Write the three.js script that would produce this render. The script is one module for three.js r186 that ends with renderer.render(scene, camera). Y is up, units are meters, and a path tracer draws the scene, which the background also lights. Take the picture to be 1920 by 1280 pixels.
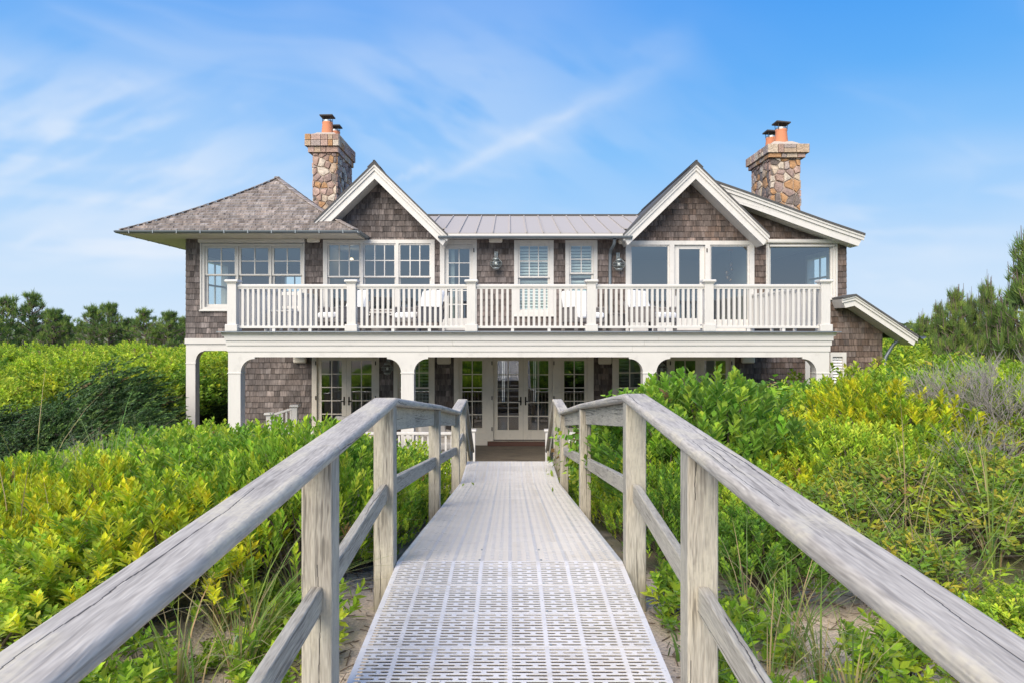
import * as THREE from 'three';
import { mergeGeometries, mergeVertices, toCreasedNormals } from 'three/addons/utils/BufferGeometryUtils.js';
import { RoundedBoxGeometry } from 'three/addons/geometries/RoundedBoxGeometry.js';

// ------------------------------------------------------------------ camera, sky, sun, exposure
const F = 1302, CX = 956, CY = 618, EYE = 2.875;            // focal length and vanishing point of the photograph, in its pixels; eye height over the porch
const scene = new THREE.Scene();
const camera = new THREE.PerspectiveCamera(2 * Math.atan(640 / F) * 180 / Math.PI, 1.5, 0.05, 4000);
camera.setViewOffset(1920, 1280, 960 - CX, 640 - CY, 1920, 1280);
camera.position.set(0, EYE, 0);
camera.lookAt(0, EYE, -10);
const renderer = new THREE.WebGLRenderer({ antialias: true });
renderer.setSize(1024, 682);
renderer.toneMapping = THREE.LinearToneMapping;
renderer.toneMappingExposure = 1.24;
renderer.shadowMap.enabled = true;
renderer.shadowMap.type = THREE.PCFSoftShadowMap;

// seeded random numbers and noise
function rng(seed) { let a = seed >>> 0; return () => { a = (a + 0x6D2B79F5) | 0; let t = Math.imul(a ^ (a >>> 15), 1 | a); t = (t + Math.imul(t ^ (t >>> 7), 61 | t)) ^ t; return ((t ^ (t >>> 14)) >>> 0) / 4294967296; }; }
const hash2 = (x, y, s = 0) => { let h = Math.imul(x, 374761393) ^ Math.imul(y, 668265263) ^ Math.imul(s + 11, 2147483647 ^ 0x5bd1e995); h = Math.imul(h ^ (h >>> 13), 1274126177); h ^= h >>> 16; h = Math.imul(h, 2246822519); h ^= h >>> 13; return (h >>> 0) / 4294967296; };
const sm = (a, b, x) => { const t = Math.min(1, Math.max(0, (x - a) / (b - a))); return t * t * (3 - 2 * t); };
const lerp = (a, b, t) => a + (b - a) * t;
const clamp = (x, a, b) => Math.min(b, Math.max(a, x));
function vnoise(x, y, px = 0, py = 0, s = 0) {               // value noise, periodic where px, py are given
  const xi = Math.floor(x), yi = Math.floor(y), fx = x - xi, fy = y - yi, u = fx * fx * (3 - 2 * fx), v = fy * fy * (3 - 2 * fy);
  const w = (i, p) => (p ? ((i % p) + p) % p : i);
  const a = hash2(w(xi, px), w(yi, py), s), b = hash2(w(xi + 1, px), w(yi, py), s), c = hash2(w(xi, px), w(yi + 1, py), s), d = hash2(w(xi + 1, px), w(yi + 1, py), s);
  return (a + (b - a) * u) * (1 - v) + (c + (d - c) * u) * v;
}
function fbm(x, y, o = 4, px = 0, py = 0, s = 0) { let a = 0.5, t = 0, n = 0; for (let i = 0; i < o; i++) { t += a * vnoise(x, y, px, py, s + i); n += a; a *= 0.5; x *= 2; y *= 2; px *= 2; py *= 2; } return t / n; }
const pw = (pts, x) => { if (x <= pts[0][0]) return pts[0][1]; for (let i = 1; i < pts.length; i++) if (x <= pts[i][0]) { const t = (x - pts[i - 1][0]) / (pts[i][0] - pts[i - 1][0]); return lerp(pts[i - 1][1], pts[i][1], t); } return pts[pts.length - 1][1]; };

// sky: clear blue paling to the horizon, with thin veils and streaks of cirrus
{
  const W = 2048, H = 1024, data = new Float32Array(W * H * 4);
  const lin = (c) => c.map((v) => { v /= 255; return v <= 0.04045 ? v / 12.92 : ((v + 0.055) / 1.055) ** 2.4; }).map((v) => v / 1.22);
  const stops = [[-90, lin([206, 220, 232])], [0, lin([212, 231, 250])], [4, lin([198, 224, 250])], [9, lin([166, 209, 251])], [14, lin([133, 193, 250])], [19, lin([98, 174, 246])], [25, lin([72, 157, 242])], [38, lin([58, 138, 232])], [90, lin([46, 108, 208])]];
  const cloud = lin([233, 241, 252]);
  // a streak in the plane of (east over north, up over north): from, to, width, strength
  const streaks = [[-0.085, 0.228, 0.20, 0.365, 0.016, 0.62], [-0.03, 0.29, 0.08, 0.262, 0.016, 0.35], [-0.16, 0.22, -0.11, 0.238, 0.009, 0.5], [-0.72, 0.125, -0.62, 0.15, 0.011, 0.5], [-0.24, 0.38, 0.02, 0.40, 0.05, 0.2], [0.5, 0.135, 0.75, 0.142, 0.009, 0.4], [0.6, 0.225, 0.8, 0.25, 0.03, 0.22], [-0.62, 0.36, -0.45, 0.34, 0.035, 0.26], [0.17, 0.4, 0.26, 0.415, 0.022, 0.22]];
  for (let j = 0; j < H; j++) {
    const el = ((j + 0.5) / H * 180 - 90), e = el * Math.PI / 180;
    let k = 1; while (k < stops.length - 1 && el > stops[k][0]) k++;
    const t = clamp((el - stops[k - 1][0]) / (stops[k][0] - stops[k - 1][0]), 0, 1), ts = t;
    const base = stops[k][1].map((v, i) => lerp(stops[k - 1][1][i], v, ts));
    for (let i = 0; i < W; i++) {
      const o = (j * W + i) * 4;
      let m = 0;
      if (el > -0.5) {
        const az = ((i + 0.5) / W - 0.5) * 2 * Math.PI, x = Math.cos(e) * Math.cos(az), y = Math.sin(e), z = Math.cos(e) * Math.sin(az);
        const h = 1 / (y + 0.16), u = x * h, v = z * h;
        const wu = u * 1.1 + 0.6 * fbm(u * 1.3, v * 1.3, 3, 0, 0, 5), wv = v * 1.1 + 0.6 * fbm(u * 1.3 + 7, v * 1.3, 3, 0, 0, 9);
        const r1 = wu * 0.8 - wv * 0.6, r2 = wu * 0.6 + wv * 0.8;
        const veil = fbm(r1 * 0.7 + 3.1, r2 * 0.7 + 1.7, 4, 0, 0, 21), fib = fbm(r1 * 1.3, r2 * 5.2, 5, 0, 0, 33);
        m = 0.20 * sm(0.42, 0.76, veil) + 0.16 * sm(0.5, 0.82, fib) * sm(0.3, 0.6, veil);
        if (z < -0.2) {
          const a = x / -z, b = y / -z;
          // broad veil over the left half of the view
          m += 0.38 * Math.exp(-(((a + 0.60) / 0.27) ** 2) - (((b - 0.25 + 0.16 * (a + 0.62)) / 0.12) ** 2)) * sm(0.30, 0.62, fbm((a * 0.93 + b * 0.36) * 7 + 2, (b * 0.93 - a * 0.36) * 26, 6, 0, 0, 44)) * 1.3;
          m += 0.4 * Math.exp(-(((a + 0.5) / 0.5) ** 2) - (((b - 0.12) / 0.035) ** 2)) * sm(0.45, 0.75, fbm(a * 6 + 1, b * 40, 4, 0, 0, 47));
          m += 0.4 * Math.exp(-(((a - 0.62) / 0.2) ** 2) - (((b - 0.16) / 0.06) ** 2)) * sm(0.4, 0.75, fbm(a * 5 + 8, b * 30, 4, 0, 0, 48));
          m += 0.24 * Math.exp(-(((a + 0.05) / 0.26) ** 2) - (((b - 0.31) / 0.10) ** 2)) * sm(0.32, 0.7, fbm((a * 0.87 - b * 0.5) * 7 + 9, (b * 0.87 + a * 0.5) * 24, 6, 0, 0, 45)) * 1.2;
          m += 0.18 * Math.exp(-(((a + 0.06) / 0.30) ** 2) - (((b - 0.47) / 0.13) ** 2)) * (0.5 + 0.8 * fbm(a * 7 + 4, b * 12, 4, 0, 0, 46));
          for (const [a0, b0, a1, b1, w, s] of streaks) {
            const dx = a1 - a0, dy = b1 - b0, L = Math.hypot(dx, dy), q = ((a - a0) * dx + (b - b0) * dy) / L / L;
            if (q < -0.4 || q > 1.4) continue;
            const bend = 0.012 * (fbm(q * 4 + a0 * 9, 1.3, 3, 0, 0, 51) - 0.5) * 2, dd = (-(a - a0) * dy + (b - b0) * dx) / L + bend;
            const fray = 0.35 + 0.95 * fbm(q * 5 * L / 0.3, dd * 90 + q * 3, 4, 0, 0, 60 + Math.round(a0 * 40));
            m += 0.5 * s * Math.exp(-((dd / (w * (0.55 + 0.6 * q))) ** 2)) * sm(-0.35, 0.25, q) * (1 - sm(0.6, 1.35, q)) * fray;
          }
        }
        m *= sm(-0.5, 5, el);
        m = clamp(m, 0, 0.8);
      }
      for (let c = 0; c < 3; c++) data[o + c] = lerp(base[c], cloud[c], m);
      data[o + 3] = 1;
    }
  }
  const sky = new THREE.DataTexture(data, W, H, THREE.RGBAFormat, THREE.FloatType);
  sky.mapping = THREE.EquirectangularReflectionMapping; sky.magFilter = sky.minFilter = THREE.LinearFilter; sky.needsUpdate = true;
  scene.background = sky; scene.environment = sky;
}
// the sun behind the camera, to its left, high and softened by the haze
const sun = new THREE.DirectionalLight(new THREE.Color(1, 0.895, 0.745), 4.6);
sun.position.set(-18, 35, 30); sun.target.position.set(0, 0, -10);
sun.castShadow = true; sun.shadow.radius = 100; sun.shadow.mapSize.set(2048, 2048);
Object.assign(sun.shadow.camera, { left: -40, right: 40, top: 40, bottom: -40, near: 1, far: 160 });
scene.add(sun, sun.target);

// ------------------------------------------------------------------ helpers
const taken = {};
const numbered = (n) => { const k = taken[n] = (taken[n] ?? -1) + 1; return k ? `${n}_${String(k).padStart(3, '0')}` : n; };
function mesh(name, geo, mat, parent, kind) { const m = new THREE.Mesh(geo, mat); m.name = name; m.castShadow = m.receiveShadow = true; if (kind) m.userData.kind = kind; if (parent) parent.add(m); return m; }
function group(name, parent, pos) { const g = new THREE.Group(); g.name = name; if (pos) g.position.set(...pos); if (parent) parent.add(g); return g; }
function thing(name, label, category, pos, grp) { const g = group(numbered(name), scene, pos); g.userData.label = label; g.userData.category = category; if (grp) g.userData.group = grp; return g; }
function copyThing(src, name, label, category, grp) { const g = src.clone(); g.name = numbered(name); g.userData = { label, category, ...(grp ? { group: grp } : {}) }; scene.add(g); return g; }
const box = (x0, x1, y0, y1, z0, z1) => { const g = new THREE.BoxGeometry(Math.abs(x1 - x0), Math.abs(y1 - y0), Math.abs(z1 - z0)); g.translate((x0 + x1) / 2, (y0 + y1) / 2, (z0 + z1) / 2); return g; };
const rbox = (x0, x1, y0, y1, z0, z1, r = 0.01, s = 2) => { const g = new RoundedBoxGeometry(Math.abs(x1 - x0), Math.abs(y1 - y0), Math.abs(z1 - z0), s, r); g.translate((x0 + x1) / 2, (y0 + y1) / 2, (z0 + z1) / 2); return g; };
const merge = (list) => mergeGeometries(list.map((g) => (g.index ? g.toNonIndexed() : g)), false);
function poly(pts, z0, z1, holes = []) {                       // a polygon in x, y, pushed from z0 to z1
  const s = new THREE.Shape(pts.map(([x, y]) => new THREE.Vector2(x, y)));
  for (const h of holes) s.holes.push(new THREE.Path(h.map(([x, y]) => new THREE.Vector2(x, y))));
  const g = new THREE.ExtrudeGeometry(s, { depth: z1 - z0, bevelEnabled: false, curveSegments: 8 }); g.translate(0, 0, z0); return g;
}
const rect = (x0, x1, y0, y1) => [[x0, y0], [x1, y0], [x1, y1], [x0, y1]];
const tube = (pts, r, seg = 16, rad = 6) => new THREE.TubeGeometry(new THREE.CatmullRomCurve3(pts.map((p) => new THREE.Vector3(...p))), seg, r, rad, false);
function rod(a, b, r, n = 6, r2 = r) { const A = new THREE.Vector3(...a), B = new THREE.Vector3(...b), L = A.distanceTo(B), g = new THREE.CylinderGeometry(r2, r, L, n, 1); g.translate(0, L / 2, 0); g.applyQuaternion(new THREE.Quaternion().setFromUnitVectors(new THREE.Vector3(0, 1, 0), B.clone().sub(A).normalize())); g.translate(A.x, A.y, A.z); return g; }
function tex(W, H, fn, srgb = true) {
  const d = new Uint8Array(W * H * 4);
  for (let j = 0; j < H; j++) for (let i = 0; i < W; i++) { const c = fn(i / W, j / H, i, j), o = (j * W + i) * 4; d[o] = clamp(c[0], 0, 255); d[o + 1] = clamp(c[1] ?? c[0], 0, 255); d[o + 2] = clamp(c[2] ?? c[0], 0, 255); d[o + 3] = 255; }
  const t = new THREE.DataTexture(d, W, H); t.wrapS = t.wrapT = THREE.RepeatWrapping; t.magFilter = THREE.LinearFilter; t.minFilter = THREE.LinearMipmapLinearFilter; t.generateMipmaps = true; if (srgb) t.colorSpace = THREE.SRGBColorSpace; t.needsUpdate = true; return t;
}
const std = (c, r = 0.7, o = {}) => new THREE.MeshStandardMaterial({ color: new THREE.Color(...c), roughness: r, ...o });
function tint(g, c) { const n = g.attributes.position.count, a = new Float32Array(n * 3); for (let i = 0; i < n; i++) a.set(c, i * 3); g.setAttribute('color', new THREE.BufferAttribute(a, 3)); return g; }

// a timber along +x with rounded edges; u runs with the grain, v round the section
function timber(L, w, h, r = 0.006, seed = 1, seg = 1) {
  const R = rng(seed * 7919 + 13), uo = R() * 7, vo = R() * 5, pts = [], corner = r > 0.012 ? 4 : 2;
  for (const [cz, cy, a0] of [[w / 2 - r, h / 2 - r, 0], [-(w / 2 - r), h / 2 - r, 1], [-(w / 2 - r), -(h / 2 - r), 2], [w / 2 - r, -(h / 2 - r), 3]])
    for (let k = 0; k <= corner; k++) { const a = (a0 + k / corner) * Math.PI / 2; pts.push([cz + r * Math.cos(a), cy + r * Math.sin(a), Math.cos(a), Math.sin(a)]); }
  const pos = [], nor = [], uv = [], idx = [], n = pts.length;
  const per = [0]; for (let i = 1; i <= n; i++) per.push(per[i - 1] + Math.hypot(pts[i % n][0] - pts[i - 1][0], pts[i % n][1] - pts[i - 1][1]));
  for (let s = 0; s <= seg; s++) for (let i = 0; i <= n; i++) { const p = pts[i % n]; pos.push(L * s / seg, p[1], p[0]); nor.push(0, p[3], p[2]); uv.push(L * s / seg * 0.6 + uo, per[i] * 1.25 + vo); }
  for (let s = 0; s < seg; s++) for (let i = 0; i < n; i++) { const a = s * (n + 1) + i, b = a + n + 1; idx.push(a, b, a + 1, b, b + 1, a + 1); }
  for (const [x, nx] of [[0, -1], [L, 1]]) { const c = pos.length / 3; pos.push(x, 0, 0); nor.push(nx, 0, 0); uv.push(uo, vo); for (let i = 0; i <= n; i++) { const p = pts[i % n]; pos.push(x, p[1], p[0]); nor.push(nx, 0, 0); uv.push(uo + p[0] * 0.4, vo + p[1] * 1.25); } for (let i = 0; i < n; i++) nx > 0 ? idx.push(c, c + 2 + i, c + 1 + i) : idx.push(c, c + 1 + i, c + 2 + i); }
  const g = new THREE.BufferGeometry(); g.setAttribute('position', new THREE.Float32BufferAttribute(pos, 3)); g.setAttribute('normal', new THREE.Float32BufferAttribute(nor, 3)); g.setAttribute('uv', new THREE.Float32BufferAttribute(uv, 2)); g.setIndex(idx); return g;
}
function timberAt(A, B, w, h, r, seed, seg) {                  // timber from A to B, its width level
  const a = new THREE.Vector3(...A), b = new THREE.Vector3(...B), X = b.clone().sub(a), L = X.length(); X.normalize();
  const Zr = Math.abs(X.y) > 0.99 ? new THREE.Vector3(0, 0, 1) : new THREE.Vector3(-X.z, 0, X.x).normalize(), Y = Zr.clone().cross(X).normalize();
  const m = new THREE.Matrix4().makeBasis(X, Y, Zr).setPosition(a); return timber(L, w, h, r, seed, seg).applyMatrix4(m);
}

// ------------------------------------------------------------------ materials
const woodTones = (() => {
  const R = rng(5), cracks = []; for (let i = 0; i < 10; i++) cracks.push([R(), R(), 0.15 + R() * 0.5, 0.6 + R() * 0.8, R() * 9]);
  const W = 1024, H = 512, crackAt = new Float32Array(W * H);
  for (const [u0, v0, len, wd, ph] of cracks) for (let k = 0; k < len * W; k++) {
    const t = k / (len * W), uu = (u0 + t * len) % 1, vv = v0 + 0.012 * (fbm(t * 9 + ph, ph, 3) - 0.5) + 0.006 * Math.sin(t * 5 + ph), wpx = wd * 1.7 * Math.sin(Math.PI * t) ** 0.6 * (0.4 + 0.9 * vnoise(t * 30, ph));
    for (let q = -3; q <= 3; q++) { const f = clamp(1 - Math.abs(q) / Math.max(wpx, 0.2), 0, 1), jj = ((Math.round(vv * H) + q) % H + H) % H, o = jj * W + Math.floor(uu * W); crackAt[o] = Math.max(crackAt[o], f); }
  }
  const at = (u, v, i, j) => {
    const wob = 0.02 * fbm(u * 6, v * 4, 3, 6, 4, 3), g1 = fbm(u * 5, (v + wob) * 40, 3, 5, 40, 1), g2 = fbm(u * 22, (v + wob) * 170, 2, 22, 170, 2), g3 = vnoise(u * 60, (v + wob) * 256, 60, 256, 14), big = fbm(u * 3, v * 5, 4, 3, 5, 4);
    const fl = sm(0.57, 0.74, fbm(u * 12, (v + wob) * 130, 3, 12, 130, 6)) * sm(0.42, 0.62, fbm(u * 5, v * 9, 3, 5, 9, 12));
    const li = sm(0.53, 0.66, fbm(u * 7, v * 9, 5, 7, 9, 8)) * (0.25 + 1.0 * vnoise(u * 200, v * 128, 200, 128, 9));
    return { g: 0.28 * g1 + 0.40 * g2 + 0.32 * g3, big, fl, li: clamp(li, 0, 1), cr: crackAt[j * W + i] };
  };
  const make = (base, dark, flake, lich, lichAmt) => tex(W, H, (u, v, i, j) => { const q = at(u, v, i, j), t = clamp(0.55 + (q.g - 0.5) * 1.9 + (q.big - 0.5) * 0.6, 0, 1); return [0, 1, 2].map((c) => { let x = lerp(dark[c], base[c], t); x = lerp(x, dark[c] * 0.66, q.fl * flake); x = lerp(x, lich[c], q.li * lichAmt); return lerp(x, 40 - 3 * c, q.cr * 0.9); }); });
  const bump = tex(W, H, (u, v, i, j) => { const q = at(u, v, i, j); return [clamp(150 + (q.g - 0.5) * 170 - q.fl * 30 + q.li * 18 - q.cr * 150, 0, 255)]; }, false);
  return { rail: make([196, 188, 175], [152, 144, 134], 0.36, [208, 198, 172], 0.58), post: make([192, 184, 167], [146, 138, 124], 0.6, [204, 196, 172], 0.4), bump };
})();
const M = {};
M.rail = new THREE.MeshStandardMaterial({ map: woodTones.rail, bumpMap: woodTones.bump, bumpScale: 0.003, roughness: 0.85 });
M.post = new THREE.MeshStandardMaterial({ map: woodTones.post, bumpMap: woodTones.bump, bumpScale: 0.004, roughness: 0.88 });
M.plank = new THREE.MeshStandardMaterial({ map: woodTones.post, bumpMap: woodTones.bump, bumpScale: 0.003, roughness: 0.8, color: new THREE.Color(0.43, 0.40, 0.385) });
const paintRough = tex(256, 256, (u, v) => [150 + 60 * (fbm(u * 8, v * 8, 4, 8, 8, 2) - 0.5) + 20 * (vnoise(u * 90, v * 90, 90, 90, 3) - 0.5)], false);
const paintMap = tex(256, 256, (u, v) => { const q = fbm(u * 5, v * 5, 5, 5, 5, 7), s = 246 + 12 * (q - 0.5) - 9 * sm(0.62, 0.8, fbm(u * 11, v * 7, 4, 11, 7, 8)); return [s, s - 1, s - 3]; });
M.white = std([0.70, 0.676, 0.638], 0.62, { map: paintMap, roughnessMap: paintRough });
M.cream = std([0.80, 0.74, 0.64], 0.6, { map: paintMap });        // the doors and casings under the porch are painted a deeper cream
M.shingle = std([1, 1, 1], 0.92, { vertexColors: true });
{ const g = (u, v) => 0.5 * fbm(u * 60, v * 5, 3, 60, 5, 3) + 0.5 * fbm(u * 16, v * 3, 3, 16, 3, 4);
  M.shingle.map = tex(512, 256, (u, v) => { const t = clamp(0.5 + (g(u, v) - 0.5) * 2.0, 0, 1); return [lerp(158, 255, t), lerp(155, 253, t), lerp(154, 252, t)]; });
  M.shingle.bumpMap = tex(512, 256, (u, v) => [clamp(128 + (g(u, v) - 0.5) * 300, 0, 255)], false); M.shingle.bumpScale = 0.006; }
M.sheath = std([0.05, 0.042, 0.04], 0.95);
M.metal = std([0.43, 0.39, 0.35], 0.65);
M.gutter = std([0.20, 0.23, 0.25], 0.5, { metalness: 0.5 });
M.roofEdge = std([0.085, 0.082, 0.08], 0.9);
M.glass = new THREE.MeshPhysicalMaterial({ color: new THREE.Color(0.80, 0.90, 0.89), transmission: 1, thickness: 0, roughness: 0.0, ior: 2.7 });
M.clear = new THREE.MeshPhysicalMaterial({ color: new THREE.Color(0.93, 0.97, 0.96), transmission: 1, thickness: 0, roughness: 0.02, ior: 1.5 });
M.room = std([0.36, 0.36, 0.345], 0.9);
M.floor = std([0.20, 0.13, 0.08], 0.25);
M.blind = std([0.85, 0.84, 0.81], 0.6);
M.bronze = std([0.035, 0.03, 0.027], 0.4, { metalness: 0.8 });
M.pewter = std([0.33, 0.36, 0.36], 0.45, { metalness: 0.6 });
M.clay = std([0.60, 0.23, 0.115], 0.85);
M.slate = std([0.06, 0.055, 0.052], 0.8);
M.mortar = std([0.50, 0.43, 0.35], 0.95);
M.sill = std([0.11, 0.05, 0.035], 0.7);
M.cushion = std([0.84, 0.83, 0.82], 0.9);
M.wicker = std([0.17, 0.155, 0.145], 0.8);
M.taupe = std([0.42, 0.38, 0.34], 0.9);
M.panel = std([0.80, 0.76, 0.715], 0.55, { roughnessMap: paintRough });
M.leaf = new THREE.MeshPhysicalMaterial({ vertexColors: true, roughness: 0.92, transmission: 0.42, thickness: 0, specularIntensity: 0.6 });
M.bark = std([0.16, 0.125, 0.10], 0.95);
M.twig = std([0.30, 0.27, 0.24], 0.95);
M.needle = new THREE.MeshPhysicalMaterial({ vertexColors: true, roughness: 0.9, transmission: 0.25, thickness: 0 });

// the lie of the land: a dune crest by the camera, a hollow with the house, low rises to both sides
function land(x, z) {
  const d = -z;
  let y = pw([[-45, -1.4], [-30, 0.2], [-8, 1.2], [0, 1.32], [3.7, 1.38], [6, 1.04], [8.6, 0.56], [10.6, 0.02], [12.5, -0.36], [40, -0.3]], d);
  y += 0.62 * sm(1.2, 4.2, x) * sm(2.5, 7.0, d) * (1 - sm(11, 15, d)) ;
  y += 0.5 * sm(10.5, 14, x) * sm(10, 15, d) * (1 - sm(40, 70, d));
  y += 0.9 * sm(-10.5, -15, x) * sm(16, 24, d) * (1 - sm(40, 80, d));
  const near = 1 - sm(30, 60, Math.hypot(x, z));
  y += near * (0.10 * (fbm(x * 0.7 + 40, z * 0.7 + 40, 3) - 0.5) + 0.03 * (fbm(x * 4 + 90, z * 4 + 90, 3) - 0.5)) * (Math.abs(x) < 1 ? 0.5 : 1);
  y = lerp(y, -0.9, sm(70, 160, Math.hypot(x, z)));
  return y;
}
{
  const mixSoil = (a, b, t) => a.map((v, i) => lerp(v, b[i], t));
  const ax = (n, lim) => { const a = []; for (let i = -n; i <= n; i++) { const t = i / n; a.push(Math.sign(t) * (7 * Math.abs(t) + (lim - 7) * Math.abs(t) ** 6)); } return a; };
  const xs = ax(110, 2500), zs = ax(130, 2500).map((v) => v - 5).filter((v) => v < 60), pos = [], col = [], uv = [], idx = [];
  for (const z of zs) for (const x of xs) {
    pos.push(x, land(x, z), z); uv.push(x / 1.6, z / 1.6);
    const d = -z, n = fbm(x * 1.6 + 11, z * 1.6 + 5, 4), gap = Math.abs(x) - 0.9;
    let litter = sm(0.5, 1.9, gap + (n - 0.5) * 2.0 + 1.4 * sm(4.2, 5.0, d) - 0.5 * sm(3.4, 2.8, d));  // mask of plant litter; it also carries the painted dark under the walk
    if (Math.abs(x) < 0.62 && d < 11) litter = Math.max(litter, sm(0.62, 0.52, Math.abs(x)));   // shade painted into the ground under the walk, so the slots read dark
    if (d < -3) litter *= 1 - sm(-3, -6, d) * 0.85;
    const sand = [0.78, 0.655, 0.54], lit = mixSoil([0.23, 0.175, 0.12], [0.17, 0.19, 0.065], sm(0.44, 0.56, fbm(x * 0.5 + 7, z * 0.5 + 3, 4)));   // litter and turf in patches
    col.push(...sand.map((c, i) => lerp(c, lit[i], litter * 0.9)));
  }
  const nx = xs.length; for (let j = 0; j < zs.length - 1; j++) for (let i = 0; i < nx - 1; i++) { const a = j * nx + i, b = a + nx; idx.push(a, b, a + 1, b, b + 1, a + 1); }
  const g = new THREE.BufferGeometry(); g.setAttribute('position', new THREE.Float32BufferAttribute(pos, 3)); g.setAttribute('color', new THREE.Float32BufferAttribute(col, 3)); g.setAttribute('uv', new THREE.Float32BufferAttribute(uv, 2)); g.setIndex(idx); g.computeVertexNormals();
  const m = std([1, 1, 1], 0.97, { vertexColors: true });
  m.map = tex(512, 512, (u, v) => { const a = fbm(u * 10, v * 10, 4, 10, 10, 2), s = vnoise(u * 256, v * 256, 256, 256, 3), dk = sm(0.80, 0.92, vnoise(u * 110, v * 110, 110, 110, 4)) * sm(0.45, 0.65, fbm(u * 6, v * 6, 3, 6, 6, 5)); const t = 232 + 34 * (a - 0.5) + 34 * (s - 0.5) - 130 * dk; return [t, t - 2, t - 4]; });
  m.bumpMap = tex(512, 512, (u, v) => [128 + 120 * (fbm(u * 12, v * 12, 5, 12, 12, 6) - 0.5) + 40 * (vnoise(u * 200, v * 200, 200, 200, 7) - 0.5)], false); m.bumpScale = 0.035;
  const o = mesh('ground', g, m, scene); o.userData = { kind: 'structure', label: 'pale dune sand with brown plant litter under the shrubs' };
  const s = mesh('sea', new THREE.PlaneGeometry(6000, 2600).rotateX(-Math.PI / 2).translate(0, -0.75, 1340), std([0.02, 0.05, 0.06], 0.16), scene); s.userData = { kind: 'structure', label: 'open sea beyond the dune that the house faces' };
}
// ------------------------------------------------------------------ the house; its front wall stands 18 m from the camera, local z = 0
const D = 18, K = D / F;
const wx = (px, d = D) => (px - CX) * d / F, wy = (py, d = D) => EYE + (CY - py) * d / F;
const house = thing('beach_house', 'large grey cedar shingled beach house with white trim, balcony and two stone chimneys', 'house', [0, 0, -D]);

// roof outlines in x, y (front rakes stand 0.6 m before the wall)
const RZ = 0.6, dr = D - RZ;
const gables = [{ x: wx(702, dr), y: wy(305, dr), h: 1.84, l: 1.5 }, { x: wx(1305, dr), y: wy(305, dr), h: 1.83 }];
const SL = 0.978, RV = 0.36;                                   // gable pitch, height of the rake boards
const wingRoof = [[1338, 335.5], [1345, 338], [1400, 357], [1450, 375], [1500, 393.5], [1560, 415], [1625, 437]].map(([a, b]) => [wx(a, dr), wy(b, dr)]);
const shedRoof = [[1579, 557], [1603, 551.5], [1680, 602.5], [1720, 629.5]].map(([a, b]) => [wx(a, dr), wy(b, dr)]);
const XL = wx(348), XR = wx(1588), YW = wy(635), YE = wy(447), XG = wx(455), XS = wx(1655);
const topOf = (x) => {                                         // how high the wall reaches at x
  let y = x < XR ? YE : -9;
  for (const g of gables) y = Math.max(y, g.y - RV * 0.75 - SL * Math.abs(x - g.x));
  if (x > wingRoof[0][0] && x <= XR) y = Math.max(y, pw(wingRoof, x) - 0.24);
  if (x > XR) y = Math.max(y, pw(shedRoof, x) - 0.18);
  return y;
};

// openings: outer edges of the casings, in pixels of the photograph
const U = [
  { n: 'corner_bay', r: [376, 572, 456, 582] }, { n: 'triple', r: [606, 815, 450, 590] }, { n: 'door1', r: [825, 894, 450, 621.5] }, { n: 'shutter', r: [964, 1038, 451, 592] }, { n: 'shutter2', r: [1060, 1120, 451, 592] },
  { n: 'wide', r: [1173, 1414, 452, 621.5] }, { n: 'picture', r: [1436, 1570, 456, 561] },
  { n: 'french1', r: [585, 711, 664, 826] }, { n: 'low1', r: [738, 815, 664, 782] }, { n: 'centre', r: [851, 1113, 664, 826] }, { n: 'low2', r: [1148, 1234, 664, 782] }, { n: 'french2', r: [1250, 1377, 664, 826] }, { n: 'louvre', r: [1556, 1586, 660, 722] },
].map((o) => ({ ...o, x0: wx(o.r[0]), x1: wx(o.r[1]), y0: wy(o.r[3]), y1: wy(o.r[2]) }));
const openingOf = Object.fromEntries(U.map((o) => [o.n, o]));

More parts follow.
